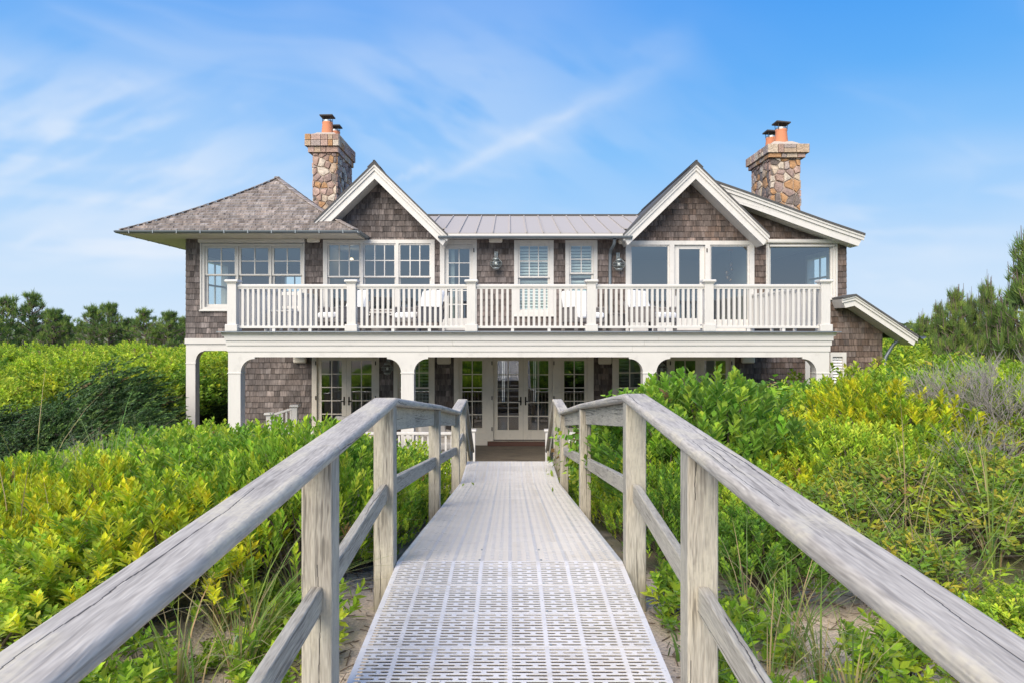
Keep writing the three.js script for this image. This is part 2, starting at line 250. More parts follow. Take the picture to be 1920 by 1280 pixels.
// ---- walls
{
  const wall = group('front_wall', house);
  const outline = [[XL, YW]]; outline.push([XL, YE]);
  const xsTop = []; for (let x = XL + 0.02; x < XR; x += 0.1) xsTop.push(x); for (const g of gables) xsTop.push(g.x); xsTop.sort((a, b) => a - b);
  for (const x of xsTop) outline.push([x, topOf(x)]);
  outline.push([XR, topOf(XR - 0.001)]);
  outline.push([XR, topOf(XR + 0.01)], [XS, topOf(XS)], [XS, -0.5], [XG, -0.5], [XG, YW]);
  const holes = U.map((o) => rect(o.x0 + 0.04, o.x1 - 0.04, o.y0 + 0.03, o.y1 - 0.04));
  mesh('sheathing', poly(outline.slice().reverse(), -0.14, -0.004, holes), M.sheath, wall);
  // cedar shingles, laid course by course
  const R = rng(42), pieces = [], ex = 0.1465;
  const tone = (x, y) => {
    const warm = clamp(0.15 + 0.75 * sm(-3, 8.5, x) + 0.35 * (R() - 0.5), 0, 1) * (0.35 + 0.65 * R()), v = 0.62 + 0.62 * R() + (R() < 0.08 ? 0.35 : 0);
    const grey = [0.250, 0.220, 0.208], brown = [0.245, 0.168, 0.127];
    return grey.map((c, i) => lerp(c, brown[i], warm) * v);
  };
  let free = false;                                               // free: not under the front roof line
  const shingle = (xa, xb, yb, h) => {
    const yt = yb + h, ta = free ? yt : Math.min(yt, topOf(xa)), tb = free ? yt : Math.min(yt, topOf(xb));
    if (ta <= yb + 0.004 && tb <= yb + 0.004) return;
    const A = Math.max(ta, yb + 0.002), B = Math.max(tb, yb + 0.002), zb = 0.021 + 0.009 * R(), zt = 0.004, skew = 0.006 * (R() - 0.5);
    const P = [[xa, yb + skew, 0], [xb, yb - skew, 0], [xb, B, 0], [xa, A, 0], [xa, yb + skew, zb], [xb, yb - skew, zb], [xb, B, zt], [xa, A, zt]];
    const q = [[4, 5, 6, 7], [0, 1, 5, 4], [3, 0, 4, 7], [1, 2, 6, 5], [2, 3, 7, 6]], pos = [], uv = [], uo = R() * 9, vo = R() * 9;
    for (const f of q) for (const k of [0, 1, 2, 0, 2, 3]) { const p = P[f[k]]; pos.push(...p); uv.push(p[0] * 0.9 + uo, (p[1] + p[2]) * 1.6 + vo); }
    const g = new THREE.BufferGeometry(); g.setAttribute('position', new THREE.Float32BufferAttribute(pos, 3)); g.setAttribute('uv', new THREE.Float32BufferAttribute(uv, 2)); g.computeVertexNormals();
    tint(g, tone((xa + xb) / 2, yb)); pieces.push({ g, a: (xb - xa) * (Math.max(A, B) - yb), x: (xa + xb) / 2, y: yb });
  };
  for (let y = -0.45; y < 7; y += ex) {
    const spans = [], mid = y + ex / 2, upper = mid > YW + 0.02;
    let xa = upper ? XL : XG, xb = mid < shedRoof[0][1] + 0.1 ? XS : XR, cuts = U.filter((o) => mid > o.y0 + 0.045 && mid < o.y1 - 0.05).map((o) => [o.x0 + 0.05, o.x1 - 0.05]).sort((a, b) => a[0] - b[0]);
    if (y > 2.2 && y < 2.85) cuts = [[wx(440), wx(1540)]];                     // behind the porch roof and the balcony floor
    let s = xa; for (const [c0, c1] of cuts) { if (c0 > s) spans.push([s, c0]); s = Math.max(s, c1); } if (s < xb) spans.push([s, xb]);
    for (const [s0, s1] of spans) {
      let x = s0 - R() * 0.05; if (x < s0) x = s0;
      while (x < s1 - 0.001) {
        let w = 0.085 + R() * 0.17; if (s1 - x - w < 0.06) w = s1 - x;
        const gap = 0.0035 + 0.003 * R();
        const ap = gables.find((g) => g.x > x && g.x < x + w);
        if (ap && y > 5) { shingle(x, ap.x, y, ex + 0.02); shingle(ap.x, x + w - gap, y, ex + 0.02); } else shingle(x, x + w - gap, y, ex + 0.02);
        x += w;
      }
    }
  }
  const seen = pieces.filter((p) => p.x > XL && (p.y > 2.85 || (p.y > 0.6 && p.x < 0))).sort((a, b) => b.a - a.a).slice(0, 300), pick = new Set(seen);
  for (const p of seen) mesh('shingle', p.g, M.shingle, wall);
  mesh('shingle_courses', merge(pieces.filter((p) => !pick.has(p)).map((p) => p.g)), M.shingle, wall, 'stuff');

  // the other walls, laid in the same way; u runs along the wall
  const clad = (name, u0, u1, y0, y1, hs, turn) => {
    const g = group(name, house); mesh('sheathing', turn(poly(rect(u0, u1, y0, y1), -0.14, -0.004, hs.map((h) => rect(...h)))), M.sheath, g);
    const start = pieces.length;
    for (let y = y0 + 0.01; y < y1 - ex; y += ex) { let u = u0; const cuts = hs.filter((h) => y + ex > h[2] && y < h[3]); while (u < u1 - 0.001) { let w = 0.085 + R() * 0.17; if (u1 - u - w < 0.06) w = u1 - u; const c = cuts.find((h) => u < h[1] && u + w > h[0]); if (c) { if (c[0] - u > 0.03) lay(u, c[0], y); u = Math.max(u + 0.001, c[1]); continue; } lay(u, u + w - 0.005, y); u += w; } }
    mesh('shingle_courses', turn(merge(pieces.splice(start).map((p) => p.g))), M.shingle, g, 'stuff');
    for (const h of hs) { const f = group('side_window', house), [a, b, c, d] = h; mesh('casing', turn(poly(rect(a - 0.1, b + 0.1, c - 0.1, d + 0.1), -0.17, 0.035, [rect(a + 0.03, b - 0.03, c + 0.03, d - 0.03)])), M.white, f); mesh('glazing_bar', turn(box((a + b) / 2 - 0.02, (a + b) / 2 + 0.02, c + 0.031, d - 0.031, -0.09, -0.05)), M.white, f); mesh('meeting_rail', turn(box(a + 0.031, b - 0.031, (c + d) / 2 - 0.025, (c + d) / 2 + 0.025, -0.092, -0.048)), M.white, f); mesh('pane', turn(new THREE.PlaneGeometry(b - a - 0.06, d - c - 0.06).translate((a + b) / 2, (c + d) / 2, -0.07)), M.clear, f); }
  };
  const lay = (a, b, y) => { free = true; shingle(a, b, y, ex + 0.02); free = false; };
  const leftW = (x) => (g) => g.rotateY(-Math.PI / 2).translate(x, 0, -6.4), rightW = (x) => (g) => g.rotateY(Math.PI / 2).translate(x, 0, -0.15), backW = (g) => g.rotateY(Math.PI).translate(0, 0, -6.42);
  clad('side_wall', 0, 6.25, YW, YE, [[4.1, 5.5, 3.45, 4.75]], leftW(XL + 0.004));
  clad('side_wall', 0, 6.25, -0.5, YE, [[0.6, 1.85, 3.72, 4.9]], rightW(XR - 0.004));
  clad('side_wall', 0, 6.25, -0.5, YW, [], leftW(XG + 0.004));
  clad('side_wall', 0, 6.25, -0.5, 2.9, [], rightW(XS - 0.004));
  clad('back_wall', -XS, -XL, -0.5, 5.2, [[0.16, 0.30, 0.35, 1.95], [-0.94, -0.80, 0.35, 1.95], [7.2, 7.9, 3.5, 4.75]], backW);
}
// ---- rooms behind the windows
{
  const rooms = group('interior', house);
  mesh('upper_floor', box(XL + 0.16, XR - 0.16, 2.70, 2.82, -6.39, -0.15), M.floor, rooms);
  mesh('lower_floor', box(XG + 0.16, XS - 0.16, -0.3, -0.02, -6.39, -0.15), M.floor, rooms);
  mesh('upper_ceiling', box(XL + 0.16, XR - 0.16, 5.15, 5.2, -6.39, -0.15), M.room, rooms);
  mesh('lower_ceiling', box(XG + 0.16, XS - 0.16, 2.62, 2.68, -6.39, -0.15), M.room, rooms);
  for (const [x, y0, y1, z] of [[-4.95, 2.83, 5.14, -6.38], [-1.5, 2.83, 5.14, -6.38], [2.55, 2.83, 5.14, -6.38], [6.4, 2.83, 5.14, -3.4], [-3.1, 0, 2.6, -6.38], [3.2, 0, 2.6, -6.38]]) mesh('partition', box(x - 0.05, x + 0.05, y0, y1, z, -0.16), M.room, rooms);
  mesh('partition', box(-4.88, -1.57, 2.83, 5.14, -3.6, -3.5), M.room, rooms);
  mesh('partition', box(-1.43, 2.48, 2.83, 5.14, -5.4, -5.3), M.room, rooms);
  mesh('partition', box(2.62, 8.55, 2.83, 5.14, -4.7, -4.6), M.room, rooms);
  mesh('partition', box(-6.7, -3.2, 0, 2.6, -3.1, -3.0), M.room, rooms);
  mesh('partition', box(3.3, 9.4, 0, 2.6, -3.1, -3.0), M.room, rooms);
}

// ---- windows and doors: casing, sashes, panes and glazing bars, each a piece of its own
let casing = M.white;
function ring(x0, x1, y0, y1, holes, z0, z1) { return poly(rect(x0, x1, y0, y1), z0, z1, holes.map((h) => rect(...h).reverse())); }
function glaze(parent, gx0, gx1, gy0, gy1, cols, rows, z, bar = 0.026) {   // panes and bars of one light
  for (let i = 0; i < cols; i++) for (let j = 0; j < rows; j++) mesh('pane', new THREE.PlaneGeometry((gx1 - gx0) / cols, (gy1 - gy0) / rows).translate(gx0 + (i + 0.5) * (gx1 - gx0) / cols, gy0 + (j + 0.5) * (gy1 - gy0) / rows, z), M.glass, parent);
  for (let i = 1; i < cols; i++) { const x = lerp(gx0, gx1, i / cols); mesh('glazing_bar', box(x - bar / 2, x + bar / 2, gy0, gy1, z - 0.012, z + 0.016), casing, parent); }
  for (let j = 1; j < rows; j++) { const y = lerp(gy0, gy1, j / rows); mesh('glazing_bar', box(gx0, gx1, y - bar / 2, y + bar / 2, z - 0.011, z + 0.014), casing, parent); }
}
function openingFrame(name, o, lights, zf = 0.04) {             // a casing with one hole per light
  const g = group(name, house);
  mesh('casing', ring(o.x0, o.x1, o.y0, o.y1, lights, -0.10, zf), casing, g);
  return g;
}
function doubleHung(g, x0, x1, y0, ym, y1, cols, rows, low = [1, 1], st = 0.045) {   // inside edges of the opening; ym is the meeting rail
  mesh('upper_sash', ring(x0 + 0.001, x1 - 0.001, ym, y1 - 0.001, [[x0 + st, x1 - st, ym + 0.04, y1 - st]], -0.045, 0.004), casing, g);
  mesh('lower_sash', ring(x0 + 0.001, x1 - 0.001, y0 + 0.001, ym + 0.03, [[x0 + st, x1 - st, y0 + 0.075, ym - 0.012]], -0.092, -0.047), casing, g);
  glaze(g, x0 + st, x1 - st, ym + 0.04, y1 - st, cols, rows, -0.022);
  glaze(g, x0 + st, x1 - st, y0 + 0.075, ym - 0.012, low[0], low[1], -0.072);
}
const X = wx, Y = wy;
{ // corner bay: three tall windows under a roller shade box
  const o = openingOf.corner_bay, us = [[384, 444], [447, 507], [509, 567]].map(([a, b]) => [X(a), X(b), Y(576), Y(457)]);
  const g = openingFrame('bay_window', o, us);
  for (const [a, b, c, d] of us) doubleHung(g, a, b, c, Y(517), d - 0.06, 2, 2, [1, 1], 0.06);
  for (const [a, b, , d] of us) mesh('head_rail', box(a + 0.001, b - 0.001, d - 0.06, d - 0.001, -0.08, 0.015), casing, g);
  mesh('shade_box', rbox(X(374), X(573), Y(456.5), Y(448.5), 0.0, 0.14, 0.03, 3), casing, g);
  mesh('shade_bar', rbox(X(381), X(568), Y(462), Y(458), 0.042, 0.075, 0.01), casing, g);
  mesh('sill', rbox(o.x0 - 0.02, o.x1 + 0.02, o.y0 - 0.03, o.y0 + 0.012, 0.0, 0.075, 0.008), casing, g);
  for (const px of [376.5, 569]) mesh('shade_track', box(X(px), X(px + 2.5), Y(579), Y(457), 0.041, 0.07), casing, g);
}
{ const o = openingOf.triple, us = [[614, 676], [681, 742], [747.5, 808]].map(([a, b]) => [X(a), X(b), Y(585), Y(457)]);
  const g = openingFrame('triple_window', o, us);
  for (const [a, b, c, d] of us) doubleHung(g, a, b, c, Y(520.5), d, 3, 2, [1, 1], 0.04);
  mesh('sill', rbox(o.x0 - 0.02, o.x1 + 0.02, o.y0 - 0.03, o.y0 + 0.012, 0.0, 0.075, 0.008), casing, g); }
function doorLeaf(g, x0, x1, y0, y1, gl, cols, rows, handleSide) { // a glazed leaf
  mesh('leaf', ring(x0, x1, y0, y1, [gl], -0.075, -0.03), casing, g);
  glaze(g, ...gl, cols, rows, -0.05, 0.024);
  if (handleSide) { const hx = handleSide > 0 ? x1 - 0.06 : x0 + 0.06, hy = y0 + 1.02; mesh('handle', merge([rbox(hx - 0.018, hx + 0.018, hy - 0.11, hy + 0.11, -0.03, -0.018, 0.004), rod([hx, hy, -0.03], [hx, hy, 0.03], 0.012), rbox(hx - 0.014 - (handleSide > 0 ? 0.07 : 0), hx + 0.014 + (handleSide < 0 ? 0.07 : 0), hy - 0.012, hy + 0.012, 0.02, 0.04, 0.005)]), M.bronze, g); }
}
const hinges = (g, x, ys) => { for (const y of ys) mesh('hinge', rbox(x - 0.012, x + 0.012, y - 0.05, y + 0.05, 0.036, 0.06, 0.004), M.bronze, g); };
{ const o = openingOf.door1, g = openingFrame('balcony_door', o, [[X(833.5), X(886.5), Y(621), Y(459)]]);
  doorLeaf(g, X(833.5) + 0.003, X(886.5) - 0.003, Y(620.5), Y(459) - 0.003, [X(841), X(880), Y(597), Y(467)], 2, 5, -1); hinges(g, X(888.5), [Y(470), Y(540), Y(606)]); }
for (const [n, a, b, ga, gb, cols, ym] of [['shutter', 964, 1038, 971, 1031, 3, 521], ['shutter2', 1060, 1120, 1067, 1113, 2, 514]]) {
  const o = openingOf[n], g = openingFrame('shuttered_window', o, [[X(ga), X(gb), Y(586), Y(457.5)]]);
  doubleHung(g, X(ga), X(gb), Y(586), Y(ym), Y(457.5), cols, 2, [1, 1], 0.055);
  mesh('sill', rbox(o.x0 - 0.02, o.x1 + 0.02, o.y0 - 0.03, o.y0 + 0.012, 0.0, 0.075, 0.008), casing, g);
  for (const [s0, s1] of [[Y(582), Y(524)], [Y(522), Y(461)]]) for (let y = s0 + 0.05; y < s1 - 0.03; y += 0.078) mesh('slat', box(-(X(gb) - X(ga)) / 2 + 0.05, (X(gb) - X(ga)) / 2 - 0.05, -0.032, 0.032, -0.005, 0.005).rotateX(-0.62).translate((X(ga) + X(gb)) / 2, y, -0.19), M.blind, g);
  mesh('shutter_frame', ring(X(ga) - 0.02, X(gb) + 0.02, Y(587), Y(456), [[X(ga) + 0.05, X(gb) - 0.05, Y(582), Y(461)]], -0.21, -0.165), M.blind, g);
}
{ const o = openingOf.wide, l = [X(1181.5), X(1255), Y(603), Y(459.5)], r = [X(1331), X(1405), Y(603), Y(459.5)], dd = [X(1264), X(1322), Y(621), Y(459.5)];
  const g = openingFrame('wide_window', o, [l, dd, r]);
  for (const [a, b, c, d] of [l, r]) { mesh('stop', ring(a, b, c, d, [[a + 0.04, b - 0.04, c + 0.05, d - 0.04]], -0.06, 0.0), casing, g); glaze(g, a + 0.04, b - 0.04, c + 0.05, d - 0.04, 1, 1, -0.03); }
  doorLeaf(g, dd[0] + 0.003, dd[1] - 0.003, dd[2] + 0.005, dd[3] - 0.003, [X(1274), X(1313), Y(597), Y(467)], 1, 1, -1); hinges(g, X(1325), [Y(470), Y(540), Y(606)]); }
{ const o = openingOf.picture, a = X(1442), b = X(1561), c = Y(555), d = Y(457), g = openingFrame('picture_window', o, [[a, b, c, d]]);
  mesh('stop', ring(a, b, c, d, [[a + 0.045, b - 0.05, c + 0.05, d - 0.09]], -0.06, 0.0), casing, g); glaze(g, a + 0.045, b - 0.05, c + 0.05, d - 0.09, 1, 1, -0.03);
  mesh('shade_box', rbox(X(1436), X(1571), Y(457.5), Y(449.5), 0, 0.14, 0.045, 4), casing, g);
  mesh('shade_bar', rbox(X(1442), X(1564), Y(463.5), Y(459.5), 0.042, 0.075, 0.01), casing, g);
  mesh('sill', rbox(o.x0 - 0.01, o.x1 + 0.01, o.y0 - 0.03, o.y0 + 0.012, 0, 0.075, 0.008), casing, g);
  for (const px of [1437.5, 1565.5]) mesh('shade_track', box(X(px), X(px + 2.5), Y(557), Y(458), 0.041, 0.07), casing, g); }
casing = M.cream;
function french(n, nm, leaves, gls) { const o = openingOf[n], x0 = leaves[0][0], x1 = leaves[leaves.length - 1][1], g = openingFrame(nm, o, [[x0, x1, Y(825.5), Y(668)]]); leaves.forEach(([a, b], i) => doorLeaf(g, a + 0.002, b - 0.002, Y(825) , Y(668) - 0.004, [X(gls[i][0]), X(gls[i][1]), Y(801), Y(675.5)], 2, 5, i ? -1 : 1)); hinges(g, x0 - 0.02, [Y(680), Y(745), Y(812)]); hinges(g, x1 + 0.02, [Y(680), Y(745), Y(812)]); return g; }
french('french1', 'french_doors', [[X(594), X(649)], [X(649), X(703)]], [[602, 640], [657.5, 696]]);
french('french2', 'french_doors', [[X(1258), X(1314)], [X(1314), X(1370)]], [[1266, 1305], [1322, 1362]]);
{ const o = openingOf.centre, g = openingFrame('centre_doors', o, [[X(860), X(910), Y(812), Y(668)], [X(925), X(1036), Y(825.5), Y(668)], [X(1052), X(1102), Y(812), Y(668)]]);
  for (const [a, b, ga, gb] of [[860, 910, 866.5, 904], [1052, 1102, 1058, 1096]]) { mesh('side_light', ring(X(a), X(b), Y(812), Y(668), [[X(ga), X(gb), Y(802), Y(676)]], -0.07, -0.01), casing, g); glaze(g, X(ga), X(gb), Y(802), Y(676), 2, 5, -0.04, 0.024); }
  doorLeaf(g, X(925) + 0.003, X(981) - 0.002, Y(825), Y(668) - 0.004, [X(933), X(972.5), Y(806), Y(676)], 2, 5, 1); doorLeaf(g, X(981) + 0.002, X(1036) - 0.003, Y(825), Y(668) - 0.004, [X(990), X(1028.5), Y(806), Y(676)], 2, 5, -1);
  hinges(g, X(922.5), [Y(680), Y(745), Y(803)]); hinges(g, X(1038.5), [Y(680), Y(745), Y(803)]); }
for (const [n, a, b] of [['low1', 746, 807], ['low2', 1157, 1226]]) { const o = openingOf[n], g = openingFrame('porch_window', o, [[X(a), X(b), Y(776), Y(668)]]); doubleHung(g, X(a), X(b), Y(776), Y(728), Y(668), 3, 2, [1, 1], 0.05); for (let y = Y(770); y < Y(674); y += 0.085) mesh('slat', box(X(a) + 0.05, X(b) - 0.05, -0.03, 0.03, -0.004, 0.004).rotateX(-0.5).translate(0, y, -0.19), M.room, g); }
casing = M.white;
{ const o = openingOf.louvre, g = openingFrame('louvred_window', o, [[o.x0 + 0.06, o.x1 - 0.09, o.y0 + 0.06, o.y1 - 0.11]], 0.05); for (let y = o.y0 + 0.1; y < o.y1 - 0.12; y += 0.075) mesh('slat', box(o.x0 + 0.06, o.x1 - 0.09, -0.035, 0.035, -0.006, 0.006).rotateX(-0.7).translate(0, y, -0.02), M.blind, g); mesh('sill', rbox(o.x0 - 0.03, o.x1 + 0.03, o.y0 - 0.04, o.y0 + 0.01, 0, 0.08, 0.008), casing, g); }
mesh('corner_board', box(X(1509), X(1518), -0.4, 2.3, 0.0, 0.05), M.white, house);

// ---- roofs
function gutterAt(a, b, r = 0.062) {                            // half round, open side up, from a to b (level)
  const pts = []; for (let i = 0; i <= 8; i++) { const t = Math.PI * (1 + i / 8); pts.push([r * Math.cos(t), r * Math.sin(t)]); } for (let i = 8; i >= 0; i--) { const t = Math.PI * (1 + i / 8); pts.push([(r - 0.006) * Math.cos(t), (r - 0.006) * Math.sin(t)]); }
  return poly(pts, 0, Math.hypot(b[0] - a[0], b[2] - a[2])).rotateY(Math.atan2(b[0] - a[0], b[2] - a[2])).translate(...a);
}
function band(line, dy, z0, z1, lift = 0) {                     // a strip dy high under a roof line; its ends are cut back below, square to the slope
  const lo = line.map(([x, y]) => [x, y + lift - dy]), back = Math.max(0, dy - 0.12) * 0.75, n = lo.length - 1;
  const pull = (k, m) => { const [ax, ay] = lo[k], [bx, by] = lo[m], L = Math.hypot(bx - ax, by - ay), t = back / L; lo[k] = [lerp(ax, bx, t), lerp(ay, by, t)]; };
  if (back > 0) { pull(0, 1); pull(n, n - 1); }
  return poly([...lo, ...line.map(([x, y]) => [x, y + lift]).reverse()], z0, z1);
}
const chevron = (g, hw) => [[g.x - (g.l ?? hw), g.y - SL * (g.l ?? hw)], [g.x, g.y], [g.x + hw, g.y - SL * hw]];
function rake(nm, line, H, zBack, back = 0) {                            // boards of a rake, then the roof on top of it, running back
  const g = group(nm, house);
  const g0 = back;
  mesh('soffit', band(line, H * 0.93, 0.02, RZ - 0.05 - g0, -0.055), M.white, g);
  mesh('fascia', band(line, H * 0.98, RZ - 0.05 - g0, RZ - 0.002 - g0, -0.05), M.white, g);
  mesh('crown_board', band(line, H * 0.42, RZ - 0.002 - g0, RZ + 0.034 - g0, -0.045), M.white, g);
  mesh('bed_moulding', band(line, H * 0.20, RZ + 0.034 - g0, RZ + 0.062 - g0, -0.035), M.white, g);
  mesh('roof_deck', band(line, 0.048, zBack, RZ + 0.085 - g0, 0.0), M.roofEdge, g);
  return g;
}
for (const gb of gables) {
  const g = rake('gable_roof', chevron(gb, gb.h), RV, -6.5);
  mesh('attic', poly([[gb.x - gb.h * 0.93, gb.y - SL * gb.h], [gb.x + gb.h * 0.93, gb.y - SL * gb.h], [gb.x, gb.y - 0.12]], -6.45, -6.3), M.sheath, g);
  mesh('ridge_cap', merge([box(-0.13, 0.13, -0.012, 0.012, -6.5, RZ + 0.09).rotateZ(0.77).translate(gb.x - 0.07, gb.y - 0.045, 0), box(-0.13, 0.13, -0.012, 0.012, -6.5, RZ + 0.09).rotateZ(-0.77).translate(gb.x + 0.07, gb.y - 0.045, 0)]), M.roofEdge, g);
}
rake('wing_roof', wingRoof, 0.32, -6.5, 0.12);
rake('shed_roof', shedRoof, 0.25, -4);
{ const [ex, ey] = shedRoof[3]; mesh('gutter', gutterAt([ex + 0.10, ey - 0.01, -3.9], [ex + 0.10, ey - 0.01, RZ + 0.1], 0.07), M.gutter, house);
  mesh('downpipe', tube([[ex - 0.05, ey - 0.10, 0.15], [ex - 0.25, ey - 0.18, 0.08], [XS + 0.15, ey - 0.42, 0.03], [XS + 0.06, ey - 0.6, 0.02], [XS + 0.05, 0, 0.02]], 0.045, 30, 8), M.gutter, house); }

// middle: standing seam metal roof between the gables
{
  const g = group('metal_roof', house), y0 = wy(437, dr), y1 = wy(405, 21), z0 = RZ, z1 = -3, x0 = gables[0].x, x1 = gables[1].x, n = Math.round((x1 - x0) / 0.415);
  const slope = Math.atan2(y1 - y0, z0 - z1), L = Math.hypot(y1 - y0, z0 - z1), put = (geo) => geo.rotateX(slope).translate(0, y0, z0);
  for (let i = 0; i < n; i++) { const a = lerp(x0, x1, i / n), b = lerp(x0, x1, (i + 1) / n); const cut = a < gables[0].x + 1.66 || b > gables[1].x - 1.66 ? -0.85 : 0; mesh('roof_pan', put(box(a + 0.001, b - 0.001, -0.02, 0, -L, cut)), M.metal, g); if (i) mesh('seam', put(box(a - 0.011, a + 0.011, 0.0, 0.032, -L, cut || (a < gables[0].x + 1.7 ? -0.85 : 0.012))), M.metal, g); }
  mesh('ridge_flashing', box(x0, x1, y1 - 0.01, y1 + 0.045, z1 - 0.12, z1 + 0.06), M.roofEdge, g);
  mesh('rear_slope', box(x0, x1, -0.02, 0, -3.8, 0).rotateX(-slope).translate(0, y1, z1), M.metal, g);
  mesh('eave_board', box(gables[0].x + 1.6, gables[1].x - 1.6, y0 - 0.085, y0 - 0.022, 0.02, RZ - 0.03), M.white, g);
  mesh('eave_fascia', box(gables[0].x + 1.62, gables[1].x - 1.62, y0 - 0.10, y0 - 0.002, RZ - 0.03, RZ - 0.005), M.white, g);
  mesh('gutter', gutterAt([gables[0].x + 1.6, y0 - 0.085, RZ + 0.06], [gables[1].x - 1.6, y0 - 0.085, RZ + 0.06], 0.058), M.gutter, g);
  const dx = wx(1148, 17.7);
  mesh('downpipe', tube([[dx + 0.02, y0 - 0.14, RZ - 0.02], [dx + 0.02, y0 - 0.26, RZ - 0.1], [dx - 0.02, y0 - 0.42, 0.12], [dx - 0.02, y0 - 0.6, 0.07], [dx - 0.02, 2.9, 0.07]], 0.042, 40, 10), M.gutter, g);
}
// left wing: flared hip roof in courses of shingles
{
  const g = group('hip_roof', house), OH = 1.1, ex0 = XL - OH, ex1 = wx(605) + OH, cx = (ex0 + ex1) / 2, half = (ex1 - ex0) / 2, zc = OH - half, yE = wy(433, D - OH) , yP = wy(335, 19.78), R = rng(77);
  const prof = (t) => yE + (yP - yE) * (0.80 * t + 0.20 * t * t), pieces = [], N = 19;      // t: 0 at the eave, 1 at the peak
  const tone = () => { const v = 0.75 + 0.5 * R(), w = R() * 0.6; return [0.40, 0.365, 0.335].map((c, i) => lerp(c, [0.38, 0.305, 0.255][i], w) * v); };
  for (let f = 0; f < 4; f++) for (let k = 0; k < N; k++) {
    const t0 = k / N, t1 = Math.min(1, (k + 1.12) / N), h0 = half * (1 - t0), h1 = half * (1 - t1), y0 = prof(t0), y1 = prof(t1);
    let s = -h0; while (s < h0 - 0.001) {
      let w = 0.1 + 0.12 * R(); if (h0 - s - w < 0.06) w = h0 - s;
      const a = s, b = s + w - 0.006, j = 0.02 * (R() - 0.5), th = 0.040 + 0.02 * R(), ca = clamp(a, -h1, h1), cb = clamp(b, -h1, h1);
      const P = [[a, y0 + th, h0 + j], [b, y0 + th, h0 + j], [cb, y1 + 0.006, h1], [ca, y1 + 0.006, h1], [a, y0 - 0.004, h0 + j], [b, y0 - 0.004, h0 + j]];
      const pos = [], uv = [], uo = R() * 9, vo = R() * 9; for (const q of [[0, 1, 2], [0, 2, 3], [4, 5, 1], [4, 1, 0], [4, 0, 3], [5, 2, 1]]) for (const i of q) { pos.push(...P[i]); uv.push(P[i][0] * 0.9 + uo, P[i][2] * 1.3 + vo); }
      const q = new THREE.BufferGeometry(); q.setAttribute('position', new THREE.Float32BufferAttribute(pos, 3)); q.setAttribute('uv', new THREE.Float32BufferAttribute(uv, 2)); q.computeVertexNormals(); tint(q, tone()); q.rotateY(f * Math.PI / 2); q.translate(cx, 0, zc); pieces.push(q); s += w;
    }
  }
  mesh('roof_shingles', merge(pieces), M.shingle, g, 'stuff');
  // cap shingles on the hips
  for (let f = 0; f < 4; f++) { const sx = f === 0 || f === 3 ? 1 : -1, sz = f < 2 ? 1 : -1; for (let k = 0; k < 22; k++) { const t = k / 22, t2 = (k + 1.1) / 22, a = [cx + sx * half * (1 - t), prof(t) + 0.042, zc + sz * half * (1 - t)], b = [cx + sx * half * (1 - t2), prof(t2) + 0.034, zc + sz * half * (1 - t2)]; const q = tint(timberAt(a, b, 0.15, 0.02, 0.003, k + f * 40), tone().map((c) => c * 1.25)); mesh('hip_cap', q, M.shingle, g); } }
  // soffit, eave boards and gutter
  mesh('soffit', poly(rect(ex0 + 0.03, ex1 - 0.03, -(OH - 0.03), 2 * half - OH - 0.03), 0, 0.03).rotateX(-Math.PI / 2).translate(0, yE - 0.062, 0), M.cream, g);
  for (const [a, b] of [[[ex0, OH], [ex1, OH]], [[ex1, OH], [ex1, OH - 2 * half]], [[ex0, OH], [ex0, OH - 2 * half]], [[ex0, OH - 2 * half], [ex1, OH - 2 * half]]]) {
    const nx = (a[0] + b[0]) / 2 - cx, nz = (a[1] + b[1]) / 2 - zc, l = Math.hypot(nx, nz), ox = nx / l, oz = nz / l;
    mesh('eave_board', timberAt([a[0] - ox * 0.02, yE - 0.035, a[1] - oz * 0.02], [b[0] - ox * 0.02, yE - 0.035, b[1] - oz * 0.02], 0.03, 0.075, 0.003, 3), M.cream, g);
    const ux = (b[0] - a[0]) / Math.hypot(b[0] - a[0], b[1] - a[1]), uz = (b[1] - a[1]) / Math.hypot(b[0] - a[0], b[1] - a[1]);
    mesh('gutter', gutterAt([a[0] + ox * 0.058 - ux * 0.06, yE - 0.002, a[1] + oz * 0.058 - uz * 0.06], [b[0] + ox * 0.058 + ux * 0.06, yE - 0.002, b[1] + oz * 0.058 + uz * 0.06]), M.gutter, g);
    const n = 10; for (let i = 0; i < n; i++) { const t = (i + 0.5) / n, px = lerp(a[0], b[0], t) + ox * 0.055, pz = lerp(a[1], b[1], t) + oz * 0.055; mesh('gutter_bracket', box(px - 0.012, px + 0.012, yE - 0.072, yE + 0.012, pz - 0.012 + oz * 0.058, pz + 0.012 + oz * 0.058), M.gutter, g); }
  }
}

const rock = tex(256, 256, (u, v) => [128 + 190 * (fbm(u * 10, v * 10, 5, 10, 10, 3) - 0.5)], false), rockMap = tex(256, 256, (u, v) => { const q = fbm(u * 7, v * 7, 5, 7, 7, 5), s = 235 + 90 * (q - 0.5) - 40 * sm(0.6, 0.75, vnoise(u * 60, v * 60, 60, 60, 6)); return [s, s * 0.985, s * 0.965]; });
